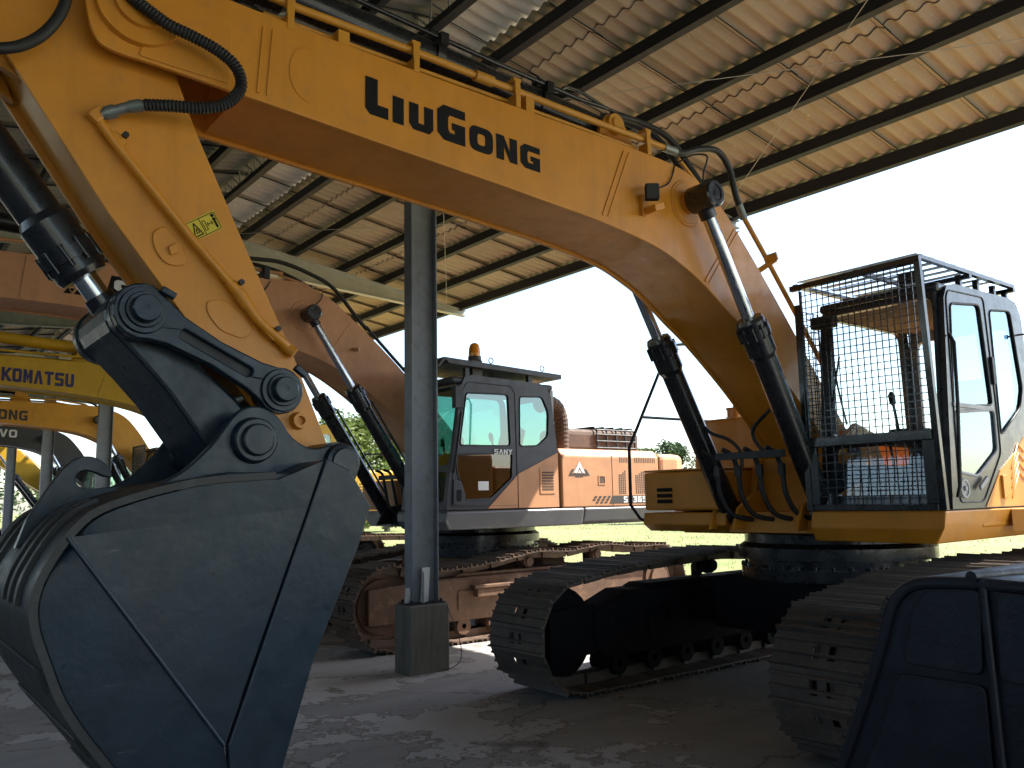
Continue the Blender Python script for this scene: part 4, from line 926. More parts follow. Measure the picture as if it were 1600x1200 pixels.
    m = MB(); m.tube([(1.572, 6.26, 1.62), (1.60, 6.25, 1.70), (1.60, 6.33, 2.30), (1.60, 6.36, 2.75), (1.565, 6.37, 2.82)], .014, 8, smoothp=False); m.build('grab_rail', 'black_steel', cab)
    # falling-object guard: frame, front nets, roof bars
    g = MB(); yb, xa, xb = 6.03, .50, 1.575
    b = .045
    g.box(xa, xa+b, yb, yb+b, 1.53, 3.20); g.plate([[(yb+.045, 1.53), (yb+.09, 1.53), (yb-.005, 3.36), (yb-.05, 3.36)]], lambda y, z: (xb-b, y, z), lambda y, z: (xb, y, z))
    g.box(xa+b, xb-b, yb, yb+.05, 2.03, 2.10); g.box(xa+b, xb-b, yb+.02, yb+.06, 1.53, 1.575); g.bar((xa-.0, yb-.03, 3.33), (xb, yb-.03, 3.34), .045, .045)
    g.box(xa+b, xa+.11, yb+.01, yb+.04, 1.575, 2.03); g.box(xb-.13, xb-b, yb+.03, yb+.06, 1.575, 2.03)
    g.box(xa+b, xa+b+.02, yb+.005, yb+.03, 2.10, 3.31)
    gd = g.build('guard_frame', 'gloss_black', cab, bevel=.004)
    m = MB(); net(m, xa+b, xb-b, 2.10, 3.32, yb+.02, .053, .053, .0032); n1 = m.build('guard_net', 'gloss_black', cab); n1['kind'] = 'stuff'
    m = MB(); net(m, xa+.10, xb-.12, 1.575, 2.03, yb+.045, .072, .066, .0035); n1 = m.build('guard_net', 'gloss_black', cab); n1['kind'] = 'stuff'
    m = MB(); netx(m, yb+.04, yb+.30, 2.1, 3.15, xa+.02, .053, .003); n1 = m.build('guard_net', 'gloss_black', cab); n1['kind'] = 'stuff'
    r = MB()
    for x in (xa, 1.04, xb-.045): q = MB(); q.box(x, x+.04, yb, 7.62, 3.345, 3.375); q.build('roof_bar', 'gloss_black', cab)
    r.box(xa, xb, 7.58, 7.62, 3.31, 3.344); r.box(xa, xb, 6.78, 6.82, 3.31, 3.344)
    for y in (6.75, 7.05, 7.35, 7.58): r.box(xb-.10, xb-.06, y, y+.035, 3.24, 3.344); r.box(xa+.05, xa+.09, y, y+.035, 3.24, 3.344)
    r.build('roof_guard', 'gloss_black', cab)
    for k in range(9): m = MB(); y = 6.10+k*.17; m.obox((1.03, y, 3.40), .50, .05, .004, (1, 0, 0), (0, 1, .12), (0, -.12, 1)); m.build('roof_slat', 'galvanised', cab)
    m = MB(); m.box(.56, .76, 6.16, 6.24, 3.0, 3.10); m.build('cab_lamp', 'black_steel', cab, bevel=.01)
    m = MB(); m.box(1.28, 1.46, 6.22, 6.30, 3.24, 3.32); m.build('cab_lamp', 'black_steel', cab, bevel=.01)
    m = MB(); m.tube([(.80, 6.19, 2.20), (.74, 6.18, 2.6), (.73, 6.19, 2.95)], .008, 6); m.bar((.69, 6.175, 2.35), (.78, 6.185, 2.75), .012, .012); m.build('wiper', 'black_steel', cab)
    return t
excavator_front()

def simple_arm(t, col, bcol, dy=0.0, ang=0.0):
    """stick hanging almost straight down from the boom tip, bucket curled under it"""
    py, pz = .25+dy, 4.02
    def q(a, b): c, s = math.cos(ang), math.sin(ang); return (py+a*c-b*s, pz+a*s+b*c)
    st = [q(-.22, .65), q(.12, .75), q(.30, .2), (q(.32, -.1)), q(.30, -1.0), q(.16, -2.35), q(-.04, -2.38), q(-.16, -1.6), q(-.30, -.3)]
    m = MB(); m.px(st, -.19, .19); so = m.build('stick', col, t, bevel=.02)
    ram(t, 'bucket_cylinder', q(-.28, -1.95), q(-.32, -1.5), q(-.36, -.25), 0, .05, .09, 'gloss_black', boss=.09, lines=False)
    m = MB(); m.bar((0, *q(-.28, -1.95)), (0, *q(.02, -2.02)), .1, .44, (0, 0, 1)); m.bar((0, *q(-.28, -1.95)), (0, *q(-.22, -2.5)), .14, .4, (1, 0, 0)); m.build('bucket_link', 'link_black', t)
    b0 = q(.06, -2.32)
    pr = curve2([(b0[0]+.12, b0[1]-.02), (b0[0]-.2, b0[1]-.10), (b0[0]-.62, b0[1]-.32), (b0[0]-.78, b0[1]-.75), (b0[0]-.6, b0[1]-1.15), (b0[0]-.25, b0[1]-1.48)], 4)
    poly = pr+[(b0[0]-.15, b0[1]-1.46), (b0[0]+.22, b0[1]-.3)]
    m = MB(); m.px(poly, -.75, -.72); m.px(poly, .72, .75)
    inn = [(y+.03, z+.0) for y, z in pr]; m.px(pr+inn[::-1], -.72, .72); bk = m.build('bucket', bcol, t)
    for k in range(5):
        x = -.62+k*.31; m = MB(); m.add([(x-.06, b0[0]-.28, b0[1]-1.40), (x+.06, b0[0]-.28, b0[1]-1.40), (x+.06, b0[0]-.14, b0[1]-1.42), (x-.06, b0[0]-.14, b0[1]-1.42), (x, b0[0]-.12, b0[1]-1.60)], [(0, 1, 2, 3), (0, 1, 4), (1, 2, 4), (2, 3, 4), (3, 0, 4)]); m.build('tooth', bcol, bk)
    return so

def cab_details(cab, x, door, wins, seal='black_steel'):
    for lp, nm, r in [(door, 'door_seam', .006)]+[(w, 'window_seal', .009) for w in wins]:
        m = MB(); m.tube([(x, *p) for p in lp+lp[:1]], r, 6, smoothp=False, caps=False); m.build(nm, seal, cab)

def excavator_second():
    t = machine('excavator', -10.04, 'faded orange excavator with dark grey cab and amber beacon, parked behind the grey column')
    O = 'faded_orange'
    undercarriage(t, dict(idler=(4.82, .50, .455), sprocket=(9.25, .52, .47), top=[(5.3, .87), (5.75, .86), (6.3, .915), (7.0, 1.01), (7.5, .985), (8.15, 1.045), (8.7, .99)], carriers=((6.95, .88), (8.15, .915)),
                          shoe='track_rust', frame='frame_rust', roller='frame_rust', detail=True, jitter=True))
    top = [(-.05, 4.1), (.1, 4.24), (.4, 4.27), (1.03, 4.265), (1.8, 4.29), (2.8, 4.34), (3.5, 4.375), (4.0, 4.40), (4.3, 4.385), (4.65, 4.25), (4.99, 4.01), (5.43, 3.655), (5.75, 3.37), (6.3, 2.85), (6.85, 2.25)]
    bot = [(-.05, 3.95), (.08, 3.8), (.5, 3.78), (1.06, 3.785), (1.7, 3.775), (2.6, 3.72), (3.4, 3.655), (4.2, 3.545), (4.66, 3.40), (5.14, 3.13), (5.75, 2.68), (6.3, 2.22), (6.62, 1.93)]
    bo = boom(t, top, bot, O, hw=.35, ystart=.6, foot=(6.74, 2.05))
    weld_strip(bo, O, .352, [(1.28, 4.24), (1.24, 3.80)], .03, .006); weld_strip(bo, O, .351, [(4.95, 3.97), (4.60, 3.46)], .008, .003)
    weld_strip(bo, O, .351, [(1.80-.13*math.sin(a/10*math.pi), 4.0+.13*math.cos(a/10*math.pi)) for a in range(0, 11)], .008, .003)
    # name panel on the boom
    m = MB()
    for k, y in enumerate((1.62, 1.72, 1.85)): m.px([(y, 3.905), (y+.07+.03*k, 3.905), (y+.11+.03*k, 3.965), (y+.04, 3.965)], .3505, .3525)
    m.px([(2.02, 3.90), (3.35, 3.86), (3.35, 4.16), (2.08, 4.16)], .3505, .3525); m.build('name_panel', 'print_black', bo)
    lettering('lettering', 'print_white', bo, .353, 2.11, 3.92, word('SANY', .25, .20, .07, .045, .04), slope=-.03)
    for sx in (1, -1):
        ram(t, 'boom_cylinder', (4.32, 3.98), (4.93, 3.07), (5.98, 1.48), sx*.50, .048, .09, 'gloss_black', boss=.10, bw=.07, cap=(sx*.07, sx*.06))
    m = MB(); m.rev((.35, 4.32, 3.98), (1, 0, 0), [(0, .20), (.008, .19), (.008, .15), (.016, .14), (.016, .0)], 32); m.build('cylinder_boss', O, bo)
    for y, z in ((4.98, 3.62),): m = MB(); m.bar((.35, y, z), (.42, y+.06, z), .05, .04); m.build('pipe_bracket', O, bo, bevel=.004)
    # hoses and pipes on top
    x = .28
    m = MB(); m.tube([(x, 1.0, 4.40), (x, 2.5, 4.45), (x, 3.6, 4.50), (x, 4.05, 4.50)], .022, 10, smoothp=False); m.tube([(x, 4.0, 4.47), (x, 4.35, 4.40), (x, 4.8, 4.15), (x, 5.4, 3.70), (x, 6.2, 2.98)], .02, 8, smoothp=False); m.build('boom_pipe', O, bo)
    m = MB(); m.tube([(x, 3.3, 4.60), (x, 3.7, 4.63), (x, 4.02, 4.64), (x, 4.38, 4.56), (x, 4.72, 4.42), (x, 5.04, 4.10), (x, 5.22, 3.92)], .026, 10); m.build('boom_hose', 'rubber', bo)
    m = MB(); m.tube([(.30, 5.2, 3.95), (.30, 5.6, 3.58), (.30, 6.3, 2.95)], .022, 8, smoothp=False); m.tube([(.1, 2.2, 4.6), (.1, 3.4, 4.62), (.12, 4.0, 4.58), (.12, 4.5, 4.42)], .024, 8); m.build('boom_hose', 'rubber', bo)
    m = MB(); m.tube([(.36, 3.45, 4.02), (.36, 3.65, 4.12), (.355, 3.8, 4.25), (.35, 3.86, 4.36)], .008, 6); m.tube([(.45, 4.35, 4.06), (.40, 4.50, 4.20), (.36, 4.55, 4.30)], .008, 6); m.build('lamp_cable', 'rubber', bo)
    m = MB(); m.box(.2, .36, 3.78, 3.86, 4.38, 4.54); m.build('pipe_clamp', 'black_steel', bo, bevel=.01)
    ram(t, 'arm_cylinder', (-.45, 4.75), (.6, 4.72), (3.3, 4.56), 0, .055, .10, 'gloss_black', boss=.1, bw=.1, lines=False)
    simple_arm(t, O, 'bucket_black', -.15, .10)
    # upper works
    d = deck(t, O, 1.55, 'skirt_grey', (1.32, 1.545), 5.6, 10.2)
    m = MB(); m.plate([[(5.57, 1.545), (7.8, 1.545), (7.8, 1.32), (5.64, 1.32), (5.57, 1.42)]], lambda y, z: (.45, y, z), lambda y, z: (1.60-(.05 if z < 1.35 else 0), y, z)); m.build('cab_base', 'skirt_grey', d, bevel=.03, seg=3)
    m = MB(); m.plate([[(7.8, 1.545), (10.0, 1.545), (10.0, 1.36), (7.8, 1.36)]], lambda y, z: (1.45, y, z), lambda y, z: (1.60-(.05 if z < 1.4 else 0), y, z)); m.build('side_skirt', 'skirt_grey', d, bevel=.03, seg=3)
    m = MB(); m.box(-.45, .45, 6.0, 7.0, 1.34, 1.54); m.build('front_skirt', 'black_steel', d)
    for s in (1, -1): m = MB(); m.px([(5.75, 1.36), (6.9, 1.40), (6.9, 2.2), (6.6, 2.25), (6.4, 1.66), (5.9, 1.60)], s*.40, s*.44); m.build('boom_mount', 'black_steel', d, bevel=.01)
    m = MB(); m.box(-1.5, -.5, 6.1, 7.3, 1.56, 1.98); tb = m.build('tool_box', O, t, bevel=.04, seg=3)
    m = MB(); m.box(-1.52, -.5, 7.3, 8.6, 1.55, 2.35); m.build('fuel_tank', O, t, bevel=.08, seg=3)
    # machine-side panels
    XS = 1.575
    body = [(-1.55, 1.55), (XS, 1.55), (XS, 2.24), (XS-.09, 2.34), (-1.46, 2.34), (-1.55, 2.24)]
    m = MB(); m.py(body, 7.42, 9.30); hb = m.build('engine_hood', O, t, bevel=.02)
    m = MB(); m.pz([(-1.55, 9.31), (XS, 9.31), (XS, 9.7), (XS-.12, 9.95), (.8, 10.35), (-.8, 10.35), (-1.43, 9.95), (-1.55, 9.7)], 1.42, 2.30); m.build('counterweight', O, t, bevel=.09, seg=3)
    for y in (8.35, 9.303): m = MB(); m.box(XS-.004, XS+.0015, y-.005, y+.005, 1.56, 2.25); m.build('panel_gap', 'print_black', hb)
    m = MB()
    for k in range(6): m.box(XS-.03, XS+.002-.0, 8.50+k*.035, 8.515+k*.035, 2.16, 2.235)
    for k in range(12): m.box(XS-.03, XS+.002, 8.80+k*.037, 8.815+k*.037, 2.16, 2.235-.0*k)
    v = m.build('top_slots', 'print_dark', hb); v['kind'] = 'stuff'
    m = MB()
    for (ya, yb, n, zt) in ((8.47, 8.62, 4, 2.05), (8.80, 9.20, 10, 2.04)):
        for i in range(n):
            for j in range(13):
                y = ya+(yb-ya)*(i+.5)/n; z = 1.72+(zt-1.72)*(j+.5)/13
                if j > 10 and i < (j-10)*1.5: continue
                m.box(XS-.002, XS+.002, y-.012, y+.012, z-.0085, z+.0085)
    v = m.build('vent_holes', 'print_dark', hb); v['kind'] = 'stuff'
    m = MB(); m.px([(8.42, 1.595), (9.62, 1.585), (9.62, 1.70), (8.34, 1.70), (8.28, 1.595)], XS+.001, XS+.0035)
    m.build('stripe', 'print_dark', hb)
    m = MB()
    for i in range(4):
        for j in range(3): m.px([(7.93+i*.085+j*.03, 1.60+j*.036), (7.98+i*.085+j*.03, 1.60+j*.036), (7.995+i*.085+j*.03, 1.625+j*.036), (7.945+i*.085+j*.03, 1.625+j*.036)], XS+.001, XS+.003) if (i+j) > 0 else None
    v = m.build('stripe_checks', 'print_dark', hb); v['kind'] = 'stuff'
    lettering('model_number', 'print_white', hb, XS+.004, 8.555, 1.603, word('SY365', .075, .085, .024, .02, .02), slope=0)
    # mountain emblem
    m = MB(); m.px([(7.54, 1.975), (7.60, 2.06), (7.64, 2.06), (7.60, 2.0), (7.86, 2.0), (7.82, 2.06), (7.86, 2.06), (7.925, 1.975)], XS+.001, XS+.004); m.px([(7.66, 1.955), (7.80, 1.955), (7.80, 1.968), (7.66, 1.968)], XS+.001, XS+.003); em = m.build('emblem_base', 'print_dark', hb)
    m = MB(); m.px([(7.63, 2.01), (7.735, 2.165), (7.835, 2.01), (7.79, 2.01), (7.735, 2.09), (7.69, 2.01)], XS+.002, XS+.006); m.px([(7.705, 2.01), (7.735, 2.055), (7.765, 2.01)], XS+.002, XS+.006); m.build('emblem', 'print_white', hb)
    m = MB(); m.px(rounded([(8.08, 1.85), (8.22, 1.85), (8.22, 1.985), (8.08, 1.985)], .012), XS+.001, XS+.006, [[(8.10, 1.87), (8.20, 1.87), (8.20, 1.965), (8.10, 1.965)]]); hd = m.build('door_latch', O, hb)
    m = MB(); m.box(XS+.0005, XS+.002, 8.10, 8.20, 1.87, 1.965); m.build('latch_recess', 'muffler_rust', hb)
    # cab
    outer = [(5.60, 1.56), (5.64, 1.95), (5.83, 3.08), (5.88, 3.18), (5.98, 3.21), (7.08, 3.18), (7.20, 3.13), (7.27, 3.02), (7.36, 2.27), (7.37, 1.56)]
    w1 = rounded([(5.90, 2.985), (6.55, 3.0), (6.575, 2.345), (5.795, 2.335)], .05); w2 = rounded([(5.755, 2.22), (6.60, 2.255), (6.585, 1.94), (6.25, 1.69), (5.87, 1.675), (5.745, 2.03)], .04); w3 = rounded([(6.735, 2.985), (7.12, 3.005), (7.22, 2.80), (7.20, 2.485), (7.03, 2.36), (6.725, 2.345)], .05)
    cab = cab_shell(t, outer, [w1, w2, w3], .52, 1.57, 5.58, 7.37, 3.19, 'cab_grey', 'glass_green', z0=1.56, front_lean=.24)
    for nm, w, g in (('door_window', w1, 'glass_green'), ('door_lower_window', w2, 'glass_dark'), ('quarter_window', w3, 'glass_green')): pane(cab, nm, w, 1.552, 1.558, g)
    door = rounded([(5.67, 1.60), (5.69, 1.95), (5.87, 3.06), (5.93, 3.12), (6.60, 3.11), (6.66, 3.02), (6.68, 1.60)], .04)
    cab_details(cab, 1.572, door, [w1, w2, w3])
    m = MB(); m.px([(6.20, 1.565), (6.67, 1.565), (6.67, 1.975)], 1.571, 1.577); m.px([(6.685, 1.565), (7.36, 1.565), (7.355, 2.275), (6.685, 1.99)], 1.571, 1.578); m.build('lower_panel', O, cab)
    louvre(cab, 1.579, 7.04, 7.30, 1.74, 2.07, 7, O, 'muffler_rust')
    lettering('lettering', 'print_white', cab, 1.578, 6.31, 2.235, word('SANY', .062, .065, .018, .014, .012))
    m = MB(); m.px([(6.25, 1.90), (6.50, 1.905), (6.50, 2.22), (6.25, 2.21)], 1.547, 1.549); m.build('paper_notice', 'paper', cab)
    m = MB(); m.px([(6.07, 1.79), (6.23, 1.79), (6.23, 1.90), (6.07, 1.90)], 1.559, 1.561); m.build('paper_label', 'print_white', cab)
    m = MB(); m.px(rounded([(5.68, 1.62), (5.84, 1.62), (5.86, 1.75), (5.80, 1.90), (5.69, 1.92)], .04), 1.571, 1.590); hp = m.build('handle_plate', 'cab_grey', cab, bevel=.008)
    m = MB(); m.px(rounded([(5.73, 1.66), (5.80, 1.66), (5.80, 1.80), (5.73, 1.80)], .03), 1.590, 1.593); m.build('handle_recess', 'print_black', cab)
    m = MB(); m.box(1.58, 1.66, 5.68, 5.80, 2.78, 3.05); m.tube([(1.57, 5.83, 3.05), (1.62, 5.76, 3.06), (1.62, 5.74, 2.9)], .01, 6); m.build('mirror', 'black_steel', cab, bevel=.02)
    m = MB(); m.tube([(1.575, 5.70, 2.0), (1.60, 5.70, 2.05), (1.60, 5.80, 2.68), (1.575, 5.82, 2.72)], .012, 6, smoothp=False); m.build('grab_rail', 'black_steel', cab)
    # roof guard, beacon, eyes
    m = MB(); m.plate([[(5.62, 3.325), (7.42, 3.255), (7.42, 3.315), (5.55, 3.395)]], lambda y, z: (.62, y, z), lambda y, z: (1.62, y, z)); m.plate([[(5.55, 3.395), (5.46, 3.28), (5.48, 3.27), (5.58, 3.375)]], lambda y, z: (.9, y, z), lambda y, z: (1.62, y, z)); rg = m.build('roof_guard', 'cab_grey', cab)
    for y in (5.9, 6.9):
        for x_ in (.66, 1.5): m = MB(); m.box(x_, x_+.06, y, y+.06, 3.18, 3.30); m.build('guard_foot', 'cab_grey', cab)
    for y in (6.28, 7.12):
        m = MB(); zz = 3.325+(5.62-y)*.039+.07; m.tube([(1.58, y+.035*math.cos(a*.5236), zz+.045+.035*math.sin(a*.5236)) for a in range(13)], .008, 6, smoothp=False, caps=False); m.build('lifting_eye', 'galvanised', cab)
    m = MB(); m.box(1.40, 1.50, 6.05, 6.20, 3.15, 3.42); m.cyl((1.45, 6.12, 3.42), (1.45, 6.12, 3.47), .085); bc = m.build('beacon_base', 'print_dark', cab)
    m = MB(); m.rev((1.45, 6.12, 3.47), (0, 0, 1), [(0, .075), (.04, .078), (.12, .068), (.16, .05), (.175, .02), (.176, 0)], 20); m.build('beacon', 'amber', cab)
    # intake duct and exhaust housing on the hood
    m = MB(); m.tube([(1.02, 7.50, 2.95), (1.02, 7.66, 3.02), (1.02, 7.84, 2.96), (1.02, 7.92, 2.75), (1.02, 7.92, 2.33)], .105, 16, rib=.006, rp=.03); m.build('intake_duct', 'muffler_rust', t)
    m = MB(); m.box(.2, .80, 8.15, 9.75, 2.335, 2.70); mf = m.build('exhaust_housing', 'muffler_rust', t, bevel=.09, seg=3)
    m = MB()
    for y in (8.80, 9.0, 9.2, 9.4, 9.6): m.tube([(.83, y, 2.36), (.83, y, 2.66), (.76, y, 2.735), (.22, y, 2.735)], .014, 6, smoothp=False)
    for z in (2.42, 2.52, 2.62, 2.69): m.tube([(.835, 8.78, z), (.835, 9.62, z)], .013, 6, smoothp=False)
    m.build('exhaust_cage', 'black_steel', mf)
    m = MB(); X = -1.5
    m.tube([(X, 6.15, 1.5), (X, 6.12, 2.4), (X, 7.0, 2.42), (X, 7.02, 2.0)], .016, 6, smoothp=False); m.tube([(-.75, 5.95, 1.62), (-.78, 5.72, 2.05), (-.72, 5.70, 2.32), (-.5, 5.7, 2.35)], .013, 6, smoothp=False); m.build('handrail', 'black_steel', t)
    for k in range(3):
        x = -.25+k*.22; m = MB(); m.tube([(x, 5.65, 2.10), (x, 5.75, 2.05), (x, 5.8, 1.85), (x+.03, 5.85, 1.6), (x+.1, 6.0, 1.5)], .02, 8); m.build('front_hose', 'rubber', t)
    m = MB(); m.box(-.3, .3, 5.72, 5.78, 1.97, 2.03); m.build('pipe_manifold', 'black_steel', t)
    return t
excavator_second()

def excavator_far(X0, col, label, dz, txt, cabm, guard=False, far_bend=0):
    t = machine('excavator', X0, label, 'row of excavators parked further along the shed')
    undercarriage(t, dict(idler=(4.9, .50, .455), sprocket=(9.3, .52, .47), top=[(5.6, .97), (7.0, 1.04), (8.2, 1.03)], carriers=((7.0, .92),), shoe='track_rust', frame='frame_black', roller='frame_black', detail=False))
    top = [(-.05, 4.1), (.1, 4.2), (.4, 4.23), (1.0, 4.22), (2.0, 4.22), (3.0, 4.21), (3.9, 4.20), (4.4, 4.15), (4.9, 3.96), (5.4, 3.56), (6.0, 2.95), (6.85, 2.2)]
    bot = [(-.05, 3.95), (.08, 3.8), (.5, 3.78), (1.2, 3.76), (2.0, 3.72), (3.0, 3.64), (3.7, 3.54), (4.3, 3.36), (4.9, 2.98), (5.5, 2.52), (6.2, 2.1), (6.62, 1.88)]
    sh = lambda p: [(y+(far_bend*min(1, max(0, (y-2)/1.5))*(1 if y < 5 else max(0, 1-(y-5)/1.6))), z+dz) for y, z in p]
    top, bot = sh(top), sh(bot)
    bo = boom(t, top, bot, col, hw=.35, ystart=.6, foot=(6.74, 2.05+dz))
    weld_strip(bo, col, .352, [(3.45, 4.17+dz), (3.30, 3.64+dz)], .02, .004)
    for sx in (1, -1): ram(t, 'boom_cylinder', (4.25+far_bend, 3.83+dz), (4.9+far_bend*.7, 2.95), (6.0, 1.48), sx*.50, .048, .09, 'gloss_black', boss=.10, bw=.07, cap=(sx*.07, sx*.06), lines=False)
    for s_ in (.27, -.27): m = MB(); m.tube([(s_, .6, 4.33+dz), (s_, 3.9, 4.30+dz), (s_, 4.5, 4.22+dz), (s_, 5.2, 3.8+dz), (s_, 6.2, 2.85+dz)], .022, 8, smoothp=False); m.build('boom_pipe', col, bo)
    m = MB(); m.tube([(.15, 3.6, 4.45+dz), (.15, 4.1, 4.46+dz), (.2, 4.7, 4.25+dz), (.25, 5.1, 3.95+dz)], .025, 8); m.build('boom_hose', 'rubber', bo)
    ram(t, 'arm_cylinder', (-.45, 4.72+dz), (.6, 4.68+dz), (3.1, 4.50+dz), 0, .055, .10, txt[4] if txt and len(txt) > 4 else 'gloss_black', boss=.1, bw=.1, lines=False)
    for s_ in (1, -1): m = MB(); m.px([(2.9, 4.18+dz), (3.35, 4.17+dz), (3.2, 4.5+dz), (3.0, 4.5+dz)], s_*.13, s_*.18); m.build('arm_cylinder_lug', col, bo)
    if txt: lettering('lettering', txt[0], bo, .351, txt[1], txt[2]+dz, txt[3], slope=-.04)
    simple_arm(t, col, 'bucket_black', -.15, .08)
    d = deck(t, col, 1.5, col, (1.32, 1.54), 5.9, 10.2)
    m = MB(); m.box(.45, 1.56, 5.75, 7.8, 1.33, 1.545); m.build('cab_base', col, d, bevel=.02)
    m = MB(); m.box(-1.5, -.5, 6.1, 7.3, 1.545, 1.95); m.build('tool_box', col, t, bevel=.04)
    m = MB(); m.box(-1.5, 1.55, 7.45, 9.5, 1.545, 2.3); hb = m.build('engine_hood', col, t, bevel=.05)
    louvre(hb, 1.551, 7.7, 8.2, 1.7, 2.1, 6, col, 'print_dark')
    counterweight(t, col, 1.5, 2.28)
    outer = [(5.75, 1.55), (5.80, 2.0), (5.95, 3.05), (6.02, 3.15), (7.15, 3.15), (7.28, 3.05), (7.38, 2.3), (7.40, 1.55)]
    w1 = rounded([(6.0, 2.97), (6.60, 2.97), (6.62, 2.0), (6.35, 1.7), (5.9, 1.75), (5.9, 2.3)], .05); w3 = rounded([(6.76, 2.97), (7.12, 2.97), (7.22, 2.4), (6.76, 2.32)], .05)
    cab = cab_shell(t, outer, [w1, w3], .52, 1.55, 5.74, 7.40, 3.15, cabm, 'glass_clear', z0=1.55, front_lean=.2)
    for nm, w in (('door_window', w1), ('quarter_window', w3)): pane(cab, nm, w, 1.532, 1.538, 'glass_green')
    if guard:
        m = MB(); m.box(.5, .54, 5.6, 5.64, 1.6, 3.2); m.box(1.52, 1.56, 5.6, 5.64, 1.6, 3.2); m.box(.54, 1.52, 5.6, 5.64, 3.16, 3.2); m.box(.54, 1.52, 5.6, 5.64, 1.6, 1.64); m.build('guard_frame', 'black_steel', cab)
        m = MB(); net(m, .54, 1.52, 1.64, 3.16, 5.62, .08, .08, .006); n = m.build('guard_net', 'black_steel', cab); n['kind'] = 'stuff'
    m = MB(); X = -1.48; m.tube([(X, 6.15, 1.5), (X, 6.12, 2.4), (X, 7.0, 2.42), (X, 7.02, 2.0)], .016, 6, smoothp=False); m.build('handrail', 'black_steel', t)
    return t
LGW = {'I': .06, 'L': .14}
excavator_far(-16.3, 'bright_yellow', 'yellow excavator with purple-blue lettering on its boom, beyond the faded orange one', -.03, ('print_blue', 1.83, 3.80, word('KOMATSU', .135, .23, .045, .05, .022), 'bright_yellow'), 'bright_yellow')
excavator_far(-23.4, 'deep_yellow', 'orange-yellow excavator with dark grey boom lettering, between the yellow and the dark grey ones', .03, ('print_dark', 1.93, 3.80, word('LIUGONG', .18, .24, .055, .055, .035, LGW)), 'cab_black', guard=True, far_bend=.5)
excavator_far(-30.5, 'grey_machine', 'dark grey excavator with white lettering behind the far grey columns', .05, ('print_white', 2.72, 3.90, word('VOLVO', .22, .24, .06, .05, .04)), 'grey_machine', far_bend=.45)
excavator_far(-37.6, 'bright_yellow', 'pale yellow excavator farthest down the row at the left edge', .05, None, 'cab_black')

# ------------------------------------------------------------------ loose bucket at the right
def loose_bucket():
    t = thing('excavator_bucket', 'dark blue-black excavator bucket with rounded corner on the floor at the right edge', 'bucket', (-1.0, 2.6, 0))
    edge = curve2([(-1.90, .03), (-1.90, .20), (-1.80, .45), (-1.655, .78), (-1.56, 1.0), (-1.48, 1.20), (-1.44, 1.31), (-1.38, 1.375), (-1.28, 1.40), (-1.03, 1.40), (-.60, 1.37), (-.2, 1.32)], 5)
    poly = edge+[(-.12, 1.2), (-.35, .6), (-.55, .03)]
    m = MB(); m.py(poly, 2.62, 2.66); b = m.build('side_plate', 'dark_bucket', t, bevel=.012)
    m = MB(); m.py(poly, 3.82, 3.86); m.build('side_plate', 'dark_bucket', t, bevel=.012)
    inn = []
    for i, p in enumerate(edge):
        a = Vector(edge[max(0, i-1)]); c = Vector(edge[min(len(edge)-1, i+1)]); tg = (c-a).normalized(); inn.append((p[0]+tg.y*.035, p[1]-tg.x*.035))
    m = MB(); m.py(edge+inn[::-1], 2.60, 3.88); m.build('shell', 'dark_bucket', t, bevel=.012)
    # doubler plates with open seams between them
    m = MB(); m.py(rounded([(-1.40, 1.13), (-1.165, 1.125), (-1.15, 1.37), (-1.30, 1.365), (-1.36, 1.30)], .03), 2.605, 2.62); m.build('doubler', 'dark_bucket', t, bevel=.005)
    m = MB(); m.py(rounded([(-1.12, 1.12), (-.5, 1.08), (-.4, 1.33), (-1.11, 1.37)], .03), 2.603, 2.62); m.build('doubler', 'dark_bucket', t, bevel=.005)
    m = MB(); m.py(rounded([(-1.62, .65), (-1.50, .90), (-1.42, 1.10), (-1.16, 1.10), (-1.16, .2), (-1.72, .2), (-1.70, .42)], .03), 2.606, 2.62); m.build('doubler', 'dark_bucket', t, bevel=.005)
    m = MB(); m.tube([(-1.145, 2.612, 1.40), (-1.14, 2.610, 1.1), (-1.13, 2.612, .3)], .014, 8, smoothp=False); m.build('weld_bead', 'dark_bucket', t)
    m = MB(); m.cyl((-1.17, 2.6, 1.405), (-1.11, 3.0, 1.405), .018, n=10); m.build('lip_bead', 'dark_bucket', t)
    for k in range(26):
        i = 6+k; p = edge[i]; m = MB(); m.rev((p[0], 2.597, p[1]), (0, -1, 0), [(0, .008), (.003, .006), (.004, 0)], 6); m.build('weld_spot', 'dark_bucket', t)
loose_bucket()

